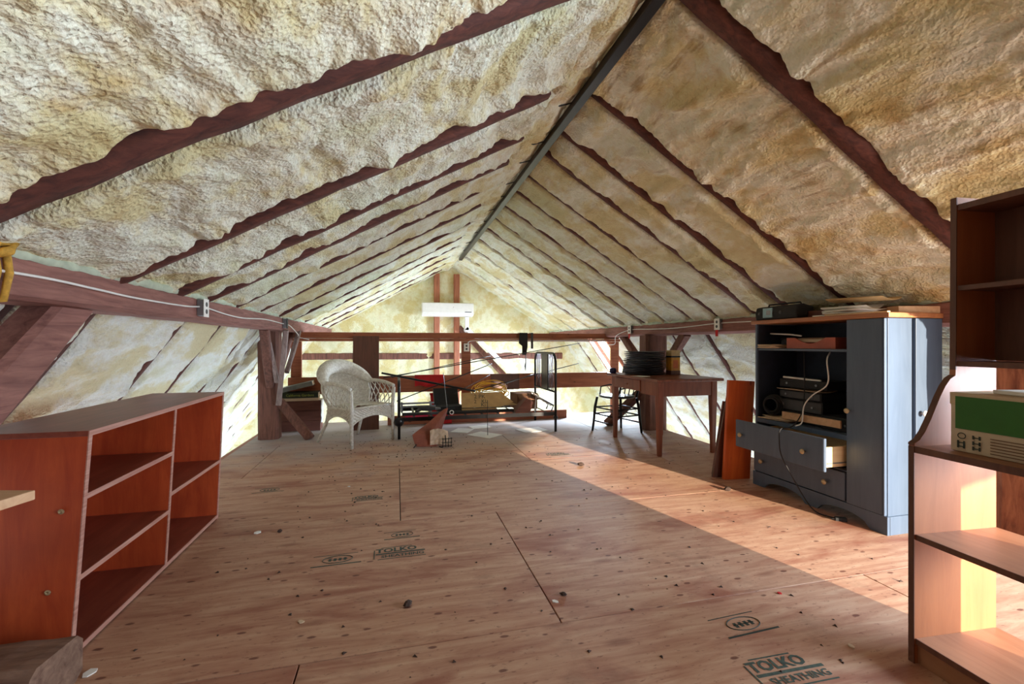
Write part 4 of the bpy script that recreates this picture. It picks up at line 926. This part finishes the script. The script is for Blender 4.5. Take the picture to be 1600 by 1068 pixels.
def junk(name, lab, cat, loc, rot, parts, mat):
    t = thing(name, lab, cat, loc, rot=rot)
    for pn, mbx, mt in parts: mbx.build(pn, mt or mat, t)
    return t
junk('drill_case', 'open black tool case on the bed beside the cardboard panel', 'tool case', (0.64, 5.80, ZB + 0.002), (0, 0, 0.1), [('case_base', MB().box(-0.16, 0.16, -0.12, 0.12, 0, 0.06), None), ('case_lid', MB().box(-0.16, 0.16, 0, 0.04, 0, 0.22, TR(0, 0.12, 0.06) @ RX(math.radians(-25))), None), ('handle', MB().tube([(-0.05, -0.12, 0.03), (-0.05, -0.15, 0.03), (0.05, -0.15, 0.03), (0.05, -0.12, 0.03)], 0.008, 6), None)], BLKR)
junk('hand_drill', 'dark power drill lying on the bed near the footboard', 'drill', (0.36, 5.60, ZB + 0.03), (0, 0, -0.3), [('drill_body', MB().tube([(-0.12, 0, 0.03), (0.0, 0, 0.03), (0.1, 0, 0.03)], [0.03, 0.034, 0.02], 10), None), ('chuck', MB().tube([(0.1, 0, 0.03), (0.16, 0, 0.03)], [0.018, 0.01], 8), GREYM), ('grip', MB().tube([(-0.08, 0, 0.02), (-0.11, -0.10, 0.0)], 0.02, 8), None)], DKGREY)
junk('angle_bracket', 'grey folded metal stand lying on the bed at the footboard end', 'stand', (0.20, 5.72, ZB), (0, 0, 0.05), [('bar', MB().box(-0.18, 0.25, -0.015, 0.015, 0.10, 0.12), None), ('bar', MB().box(-0.15, 0.28, 0.06, 0.09, 0.05, 0.07), None), ('support', MB().box(-0.15, -0.13, -0.015, 0.09, 0.0, 0.12), None), ('support', MB().box(0.2, 0.22, -0.015, 0.09, 0.0, 0.12), None)], GREYM)
solo('black_pipe', MB().tube([(-0.45, 0, 0.02), (0.45, 0.02, 0.02)], 0.02, 10), BLKR, 'black plastic pipe lying along the near side of the bed', 'pipe', (0.95, 5.44, ZB), smooth=True)
solo('black_pipe', MB().tube([(-0.26, 0, 0.018), (0.26, 0.02, 0.018)], 0.018, 10), DKGREY, 'short dark grey pipe lying on the bed by the footboard', 'pipe', (0.32, 5.46, ZB), smooth=True)
solo('plastic_ring', MB().tube([(0.022 * math.cos(a), 0, 0.03 + 0.022 * math.sin(a)) for a in np.linspace(0, 2 * PI, 17)], 0.005, 6, False), WHITEP, 'small white plastic ring on the bed under the cardboard', 'ring', (0.63, 5.40, ZB))
solo('brown_wedge', MB().prism([(-0.10, 0), (0.10, 0), (0.13, 0.13), (0.05, 0.17)], -0.08, 0.08, 'y'), CRATEW, 'brown wooden wedge on the bed at the foot of the headboard', 'wedge', (1.50, 5.47, ZB))
junk('crumpled_sheeting', 'white sheet draped over dark frame pieces at the headboard foot', 'sheet', (1.775, 5.50, ZB), (0, 0, 0.0), [('sheet', MB().grid([[(-0.12 + 0.24 * i / 6, -0.09 + 0.03 * j, 0.22 - 0.16 * i / 6 + 0.015 * math.sin(2.1 * i + 1.7 * j)) for j in range(7)] for i in range(7)]), PAPER), ('frame', MB().tube([(-0.12, -0.1, 0), (-0.10, -0.1, 0.2), (0.13, -0.1, 0.07), (0.10, -0.1, 0)], 0.01, 6), BLK), ('frame', MB().tube([(-0.12, 0.1, 0), (-0.10, 0.1, 0.2), (0.13, 0.1, 0.07), (0.10, 0.1, 0)], 0.01, 6), BLK)], BLK)
rb = thing('red_bucket', 'red plastic bin behind the bed below the hanging red cloth', 'bin', (0.50, 6.25, 0.06), 0.0) if False else None
def cloth(w, h, y, seed, mat, lab, cat, loc, name):
    n = 14; P = []
    for i in range(n + 1):
        x = -w / 2 + w * i / n
        P.append([(x, -0.01 + 0.012 * math.sin(i * 1.1 + seed) * (j / 6), -h * j / 6 * (1 - 0.08 * math.sin(i * 0.7))) for j in range(7)])
    Q = [[(p[0], p[1] + 0.004, p[2]) for p in r] for r in P]
    m = MB().grid(P); m.grid([r[::-1] for r in Q]); 
    m.box(-w / 2, w / 2, -0.012, 0.075, 0.0, 0.005)
    return solo(name, m, mat, lab, cat, loc, smooth=True)
cloth(0.40, 0.15, 0, 0.3, RED, 'red cloth draped over the guard rail middle board', 'cloth', (0.44, 6.375, 0.656), 'red_cloth')
rbn = thing('red_bin', 'red plastic bin on the floor between bed and guard rail', 'bin', (0.60, 6.275, 0.0))
MB().lathe([(0.06, 0.0), (0.10, 0.40), (0.107, 0.405), (0.107, 0.395)], 20).build('bin_body', RED, rbn, smooth=True) if False else MB().prism([(-0.13, 0.002), (0.13, 0.002), (0.16, 0.41), (-0.16, 0.41)], -0.03, 0.03, 'y').build('bin_body', RED, rbn, bevel=0.006)
MB().prism([(-0.165, 0.395), (0.165, 0.395), (0.165, 0.42), (-0.165, 0.42)], -0.036, 0.036, 'y').build('bin_rim', RED, rbn, bevel=0.003)
cloth(0.30, 0.05, 0, 0.9, PINK, 'strip of pink cloth over the plank behind the bed', 'cloth', (0.26, 6.30, 0.125), 'pink_cloth')
# thin rods lying across bed ends and guard rail
def rod(p, q, r, lab, bend_=0.0, mat=BLK):
    p = Vector(p); q = Vector(q); pts = [p.lerp(q, t) + Vector((0, 0, -bend_ * math.sin(PI * t))) for t in np.linspace(0, 1, 9)]
    return solo('thin_rod', MB().tube(pts, r, 6), mat, lab, 'rod', group='thin rods across the bed', smooth=True)
rod((-0.16, 5.80, 0.675), (2.66, 6.36, 1.10), 0.006, 'longest thin black rod rising from the footboard past the headboard top')
rod((-0.06, 5.72, 0.685), (1.28, 6.30, 0.92), 0.005, 'thin black rod just below the longest one')
rod((-0.18, 5.78, 0.735), (0.95, 5.62, 0.50), 0.013, 'thick black rod sloping down from the footboard onto the cardboard')
rod((0.93, 5.64, 0.505), (2.62, 6.32, 0.80), 0.006, 'thin black rod from the cardboard up across the headboard slats')
rod((0.0, 5.50, 0.42), (1.26, 6.10, 0.82), 0.006, 'thin black rod rising steeply from the footboard corner')
rod((0.70, 5.70, 0.47), (1.25, 6.20, 0.66), 0.005, 'short thin rod above the cardboard marker writing')
rod((0.55, 5.60, 0.74), (0.60, 5.60, 0.28), 0.004, 'short upright silver rod standing on the bed', 0, GREYM)
rod((1.05, 5.33, 0.0), (1.05, 5.345, 0.42), 0.004, 'thin upright black rod standing before the cardboard panel')
rod((0.98, 5.50, 0.49), (1.90, 6.25, 0.66), 0.004, 'thin dark rod lying over the yellow cord coil')

# ------------------------------------------------------------------ things around the bed
for k, (x, y, w, l, r, lab) in enumerate(((1.02, 5.36, 0.26, 0.34, 0.7, 'white sheet on the floor nearest the brown sack'), (1.66, 5.52, 0.34, 0.26, 0.25, 'large white sheet on the floor by the headboard foot'), (1.06, 5.88, 0.26, 0.20, 0.2, 'white sheet on the floor under the middle of the bed'), (0.80, 5.70, 0.22, 0.28, -0.5, 'white sheet under the bed beside the brown sack'))):
    solo('paper_sheet', MB().box(-w / 2, w / 2, -l / 2, l / 2, 0, 0.004), PAPER, lab, 'paper', (x, y, 0.0008), (0.0, 0, r), 'sheets on the floor under the bed')
sk = thing('torn_sack', 'torn red-brown canvas sack slumped on the floor before the bed', 'sack', (0.15, 4.92, 0))
def lerp3(a, b, t): return Vector(a).lerp(Vector(b), t)
m = MB()
A0, A1, A2, A3 = (0.0, 0.0, 0.13), (0.04, -0.02, 0.0), (0.26, -0.05, 0.0), (0.30, 0.02, 0.04)
T0, T1 = (0.36, 0.20, 0.37), (0.42, 0.22, 0.385)
B0, B1 = (0.05, 0.22, 0.06), (0.30, 0.24, 0.0)
m.add([A0, A1, A2, A3, T0, T1, B0, B1, (0.20, -0.01, 0.13), (0.18, 0.10, 0.235), (0.22, 0.02, 0.17)],
      [(0, 1, 8), (1, 2, 8), (2, 3, 8), (0, 8, 10, 9), (8, 3, 10), (9, 10, 5, 4), (0, 9, 6), (9, 4, 6), (4, 7, 6), (4, 5, 7), (0, 6, 1), (6, 7, 2, 1), (7, 3, 2), (3, 7, 5, 10)])
ob = m.build('sack_body', SACK, sk, smooth=False)
sb = ob.modifiers.new('s', 'SUBSURF'); sb.levels = 2; sb.render_levels = 2; sb.subdivision_type = 'CATMULL_CLARK'; 
for e in ob.data.edges: pass
try:
    at = ob.data.attributes.new('crease_edge', 'FLOAT', 'EDGE')
    for d in at.data: d.value = 0.72
except Exception: pass
m = MB(); rnd = random.Random(4)
P = []
for i in range(10):
    a = i / 9; P.append([Vector((0.19 + 0.20 * a, -0.065 + 0.10 * a * b + 0.01 * math.sin(5 * b + 3 * a), 0.025 + (0.17 - 0.02 * a) * b * (0.75 + 0.25 * math.sin(2.5 * a + 0.6)))) + Vector((0, 0.03 * rnd.uniform(-1, 1) * 0.5, 0)) for b in np.linspace(0, 1, 8)])
m.grid(P); m.grid([[p + Vector((0, 0.015, 0)) for p in r][::-1] for r in P]); m.build('torn_lining', SACKIN, sk)
MB().tube([(0.05, -0.02, 0.03), (0.02, -0.05, 0.0)], 0.006, 6).build('cord_end', BLKR, sk)
gr2 = MB()
for k in range(4):
    gr2.tube([(0.03 * k, 0, 0.0), (0.03 * k, 0, 0.10)], 0.004, 5)
for z in (0.012, 0.048, 0.088): gr2.tube([(-0.01, 0, z), (0.10, 0, z)], 0.004, 5)
gr2.tube([(0.03, 0, 0.05), (0.03, 0.03, 0.12)], 0.006, 5); gr2.tube([(0.0, -0.01, 0.0), (-0.04, 0.0, 0.012)], 0.006, 5)
solo('plastic_grid', gr2, BLKR, 'small broken black plastic grid beside the torn sack', 'grid', (0.47, 4.83, 0.001), (0.08, 0, 0.1))
solo('standing_plank', MB().box(-0.165, 0.165, 0, 0.02, 0, 1.235), DKBOARD, 'wide dark plank leaning on the guard rail behind the wicker chair', 'plank', (-0.385, 6.045, 0.0), (math.radians(-14.6), 0, math.radians(2)), bevel=0.003)

cr = thing('crate', 'brown wooden crate by the hewn post with books on it', 'crate', (-1.18, 6.29, 0), 0.03)
for x in (-0.24, 0.225): MB().box(x, x + 0.015, -0.14, 0.10, 0.0, 0.38).build('end_board', CRATEW, cr)
for k in range(3): MB().box(-0.2245, 0.2245, -0.14, -0.125, 0.004 + 0.126 * k, 0.126 + 0.126 * k).build('front_slat', CRATEW, cr); MB().box(-0.2245, 0.2245, 0.085, 0.10, 0.004 + 0.126 * k, 0.126 + 0.126 * k).build('back_slat', CRATEW, cr)
MB().box(-0.2245, 0.2245, -0.1245, 0.0845, 0.0, 0.012).build('bottom_board', CRATEW, cr)
MB().box(-0.2245, 0.2245, -0.1245, 0.0845, 0.365, 0.379).build('lid_board', CRATEW, cr)
def book(lab, loc, rot, w, l, h, cover, spine_text=None):
    t = thing('book', lab, 'book', loc, rot=rot)
    MB().box(-w / 2, w / 2, -l / 2, l / 2, 0, 0.004).box(-w / 2, w / 2, -l / 2, l / 2, h - 0.004, h).box(-w / 2, w / 2, -l / 2, -l / 2 + 0.004, 0.004, h - 0.004).build('cover', cover, t)
    MB().box(-w / 2 + 0.005, w / 2 - 0.005, -l / 2 + 0.005, l / 2 - 0.006, 0.0045, h - 0.0045).build('pages', CREAMP, t)
    if spine_text: text_mb(spine_text, h * 0.62, TR(0, -l / 2 - 0.0006, h * 0.5) @ RX(PI / 2)).build('spine_lettering', GOLD, t)
book('cream thick book lying lowest on the crate', (-1.17, 6.245, 0.3805), (0, 0, 0.04), 0.42, 0.22, 0.035, CREAMP)
book('dark green book with yellow spine lettering on the crate', (-1.17, 6.245, 0.4165), (0, 0, 0.04), 0.42, 0.23, 0.068, BOOKG, 'California Gardens')
book('grey book tilted on top of the crate pile', (-1.20, 6.25, 0.530), (0, math.radians(-13), 0.05), 0.36, 0.24, 0.055, BOOKGR)
solo('hanging_paper', MB().grid([[(0.006 * math.sin(3 * j), -0.10 + 0.20 * i / 6, 0.38 - 0.30 * j / 6 * (1 - 0.3 * (i / 6 - 0.5) ** 2) + 0.004) for j in range(7)] for i in range(7)]).box(-0.06, 0.0, -0.10, 0.10, 0.381, 0.384), PAPER, 'white paper hanging down the end of the brown crate', 'paper', (-0.925, 6.27, 0.0))

# ------------------------------------------------------------------ air conditioner on the gable
ac = thing('air_conditioner', 'white wall-mounted air conditioner high on the gable studs', 'air conditioner', (0.957, 8.99, 1.62))
pf = [(0.0, 0.0), (-0.20, 0.02), (-0.225, 0.06), (-0.225, 0.24), (-0.20, 0.262), (0.0, 0.262)]
MB().prism(pf, -0.494, 0.494, 'x').build('housing', WHITEP, ac, bevel=0.008)
MB().box(-0.48, 0.48, -0.232, -0.2245, 0.068, 0.25).build('front_panel', WHITEP, ac, bevel=0.004)
MB().box(-0.46, 0.46, -0.2225, -0.215, 0.030, 0.055).build('louvre', WHITEP, ac, bevel=0.002)
text_mb('SENVILLE', 0.026, TR(0.38, -0.2255, 0.058) @ RX(PI / 2)).build('brand_mark', DKGREY, ac) if False else MB().box(0.32, 0.45, -0.2335, -0.2315, 0.078, 0.092).build('brand_mark', DKGREY, ac)
MB().lathe([(0.006, 0), (0.006, 0.002)], 10, TR(0.10, -0.232, 0.175) @ RX(PI / 2)).build('receiver_window', DKGREY, ac)
dl = thing('line_cover', 'white plastic pipe duct running down from the air conditioner', 'duct', (0, 8.93, 0))
MB().box(1.30, 1.375, -0.06, 0.0, 1.36, 1.618).build('duct_upright', WHITEP, dl, bevel=0.004)
v = Vector((2.36 - 1.34, 0, 0.43 - 1.38)); L = v.length; ang = math.atan2(v.z, v.x)
MB().box(-0.03, L, -0.06, 0.0, -0.04, 0.04, TR(1.34, 0, 1.38) @ RY(-ang)).build('duct_slope', WHITEP, dl, bevel=0.004)
MB().lathe([(0.055, -0.063), (0.055, 0.003)], 16, TR(1.34, 0, 1.37) @ RX(PI / 2)).build('duct_elbow', WHITEP, dl)

# ------------------------------------------------------------------ wiring
LXF, RXF = -1.172, 3.098
cable([(LXF, 0.9, 1.30), (LXF, 1.4, 1.305), (LXF, 1.877, 1.316), (LXF, 2.18, 1.310), (LXF, 2.482, 1.302), (LXF, 2.979, 1.306), (LXF, 3.247, 1.319), (LXF, 3.6, 1.30), (LXF, 3.985, 1.293), (LXF, 4.6, 1.315), (LXF, 5.214, 1.305), (LXF, 5.6, 1.295), (LXF + 0.02, 5.95, 1.20), (-1.24, 6.36, 1.18), (-1.1, 6.37, 1.145)], 0.0052, WHITEP, 'white electric cable stapled along the beam above the red bookcase')
cable([(RXF, 6.35, 1.08), (RXF, 6.10, 1.09), (RXF, 6.05, 1.21), (RXF, 5.625, 1.282), (RXF, 5.1, 1.275), (RXF, 4.561, 1.272), (RXF, 3.873, 1.295), (RXF, 3.415, 1.292), (RXF, 2.8, 1.29), (RXF, 2.2, 1.285)], 0.0052, WHITEP, 'white electric cable stapled along the beam over the brown table')
def outlet(lab, M, redtag=False, mat=WHITEP):
    t = thing('outlet_box', lab, 'outlet'); t.matrix_world = M
    MB().box(-0.035, 0.035, -0.002, 0.035, -0.05, 0.05).build('box', GREYM, t, bevel=0.003)
    MB().box(-0.039, 0.039, 0.035, 0.039, -0.056, 0.056).build('cover_plate', mat, t, bevel=0.002)
    for z in (-0.022, 0.022): MB().lathe([(0.015, 0), (0.015, 0.0015)], 14, TR(0, 0.039, z) @ RX(-PI / 2)).build('socket', DKGREY, t)
    if redtag: MB().box(-0.018, 0.018, 0.036, 0.0395, -0.12, -0.057).build('red_tag', RED, t)
    return t
outlet('white outlet on the beam above the end of the red bookcase', TR(-1.182, 3.20, 1.312) @ RZ(-PI / 2))
outlet('black outlet on the beam next to the hewn post', TR(-1.182, 5.35, 1.31) @ RZ(-PI / 2), mat=BLKR)
outlet('white outlet with red tag on the beam behind the tray stack', TR(3.108, 5.62, 1.285) @ RZ(PI / 2), True)
outlet('white outlet with red tag on the beam beside the cabinet', TR(3.108, 3.87, 1.285) @ RZ(PI / 2), True)
outlet('white outlet on the middle guard rail post', TR(0.955, 6.425, 1.04) @ RZ(PI))
cable([(0.97, 6.38, 1.095), (0.985, 6.375, 1.115), (1.05, 6.372, 1.135), (1.4, 6.372, 1.14), (2.2, 6.372, 1.138), (3.0, 6.372, 1.14), (3.08, 6.36, 1.10)], 0.005, WHITEP, 'white electric cable along the guard rail top board')
# dark straps hanging from the rail
sp = thing('hanging_straps', 'black nylon straps hanging from the guard rail near the headboard', 'strap', (1.79, 6.37, 0))
MB().prism([(-0.07, 1.25), (0.05, 1.25), (0.05, 1.05), (0.03, 0.93), (-0.03, 0.93), (-0.03, 1.06), (-0.08, 1.10)], -0.025, -0.012, 'y').build('strap_bundle', BLKR, sp)
MB().box(-0.07, 0.05, -0.025, 0.08, 1.2465, 1.2515).build('strap_loop', BLKR, sp)
MB().tube([(0.02, -0.02, 0.94), (0.025, -0.02, 0.83), (0.015, -0.02, 0.77), (0.02, -0.02, 0.70)], [0.006, 0.006, 0.013, 0.004], 6).build('strap_tail', BLKR, sp)
MB().box(0.10, 0.135, -0.025, -0.019, 1.02, 1.25).build('second_strap', DKGREY, sp); MB().box(0.10, 0.135, -0.025, 0.08, 1.2465, 1.2515).build('strap_loop', DKGREY, sp)
# yellow rope tied round the beam
rp2 = MB()
for k, y in enumerate((1.70, 1.745)):
    rp2.tube([(-1.172, y, 1.395), (-1.165, y + 0.005, 1.31), (-1.175, y, 1.228), (-1.28, y - 0.01, 1.216), (-1.395, y, 1.228), (-1.400, y, 1.31)], 0.011, 8)
rp2.tube([(-1.168, 1.70, 1.36), (-1.15, 1.73, 1.375), (-1.155, 1.76, 1.395), (-1.175, 1.72, 1.40), (-1.16, 1.68, 1.38)], 0.014, 8)
solo('beam_rope', rp2, ROPEY, 'yellow rope knotted round the beam above the red bookcase', 'rope', smooth=True)

# ------------------------------------------------------------------ near the viewer
st = thing('work_bench', 'pale raw board top of a trestle bench before the red bookcase', 'bench', (0, 0, 0))
Mb = RZ(-YAW)
MB().box(-1.50, -1.11, 0.45, 1.06, 0.728, 0.75, Mb).build('bench_top', PALEW, st, bevel=0.002)
for x in (-1.46, -1.28):
    for y in (0.50, 0.80): MB().box(x - 0.02, x + 0.02, y - 0.02, y + 0.02, 0, 0.727, Mb).build('leg', STUDW, st)
    MB().box(x - 0.02, x + 0.02, 0.521, 0.779, 0.60, 0.66, Mb).build('brace', STUDW, st)
solo('floor_timber', MB().hewn((-0.55, 0, 0.07), (0.12, 0, 0.07), 0.20, 0.14, (0, 0, 1), 10, 0.007, 41), GREYW, 'weathered squared timber lying before the red bookcase end', 'timber', (-1.13, 1.71, 0.003), (0, 0, -0.10))

# floor litter: single bits and loose crumbs
rnd = random.Random(12)
def scrap(lab, x, y, s, mat, cat='paper scrap', name='paper_scrap'):
    n = 6; pts = [(s * (0.6 + 0.4 * rnd.random()) * math.cos(2 * PI * k / n), 0.7 * s * (0.6 + 0.4 * rnd.random()) * math.sin(2 * PI * k / n)) for k in range(n)]
    solo(name, MB().prism(pts, 0, 0.004, 'z'), mat, lab, cat, (x, y, 0.0008), (0.06, 0.04, rnd.random() * 6))
scrap('white scrap near the far end of the red bookcase', -0.781, 2.908, 0.03, PAPER)
scrap('white scrap on the seam in the middle of the floor', 0.65, 1.819, 0.018, PAPER)
scrap('white scrap by the end of the weathered timber', -0.985, 1.80, 0.03, PAPER)
scrap('pale scrap near the base of the red bookcase', -0.364, 1.93, 0.018, CREAMP)
scrap('cream scrap on the bare floor before the brown bookcase', 1.586, 1.289, 0.016, CREAMP)
scrap('pale scrap on the floor before the wicker armchair', -0.355, 3.675, 0.014, PAPER)
scrap('red scrap at the edge of the sunlit floor strip', 1.62, 1.64, 0.012, RED)
def lump(lab, x, y, s):
    m = MB(); m.lathe([(0.6 * s, 0), (s, 0.35 * s), (0.7 * s, 0.8 * s), (0.2 * s, s)], 7)
    m.v = [(p[0] * (1 + 0.5 * rnd.uniform(-1, 1)), p[1] * (0.7 + 0.3 * rnd.random()), p[2]) for p in m.v]
    solo('dirt_lump', m, CRUMB, lab, 'dirt', (x, y, 0.0008), (0, 0, rnd.random() * 6))
lump('black lump on the floor below the ink stamp', 0.044, 1.944, 0.02)
lump('dark lump beside the white scrap near the red bookcase', -0.658, 2.886, 0.016)
lump('dark clump of dirt on the sunlit floor by the pulled-out drawer', 2.386, 2.888, 0.028)
lump('dark twig clump on the floor before the table', 1.598, 3.80, 0.03)
lump('curled dark chip by the seam in the middle of the floor', 0.70, 1.86, 0.014)
cr_ = MB()
for k in range(520):
    if k < 300: x, y = rnd.uniform(-1.0, 3.0), rnd.uniform(1.2, 5.3)
    else: x, y = rnd.gauss(-0.1, 0.6), rnd.gauss(4.9, 0.5)
    if -1.6 < x < -0.98 and y < 3.3: continue
    if x > 2.4 and y < 3.4: continue
    if not (-1.5 < x < 3.2 and 0.6 < y < 6.5): continue
    s = rnd.uniform(0.003, 0.009) * (1.0 if k < 300 else 0.9); a = rnd.random() * 6
    q = [(x + s * 1.6 * math.cos(a), y + s * 1.6 * math.sin(a), 0.0005), (x + s * math.cos(a + 2), y + s * math.sin(a + 2), 0.0005), (x + s * math.cos(a + 4.2), y + s * math.sin(a + 4.2), 0.0005), (x, y, s * 0.9)]
    cr_.add(q, [(0, 1, 3), (1, 2, 3), (2, 0, 3), (2, 1, 0)])
o = cr_.build('floor_crumbs', CRUMB); o['kind'] = 'stuff'; o['label'] = 'dark crumbs of dirt scattered over the plywood floor'; o['category'] = 'dirt'
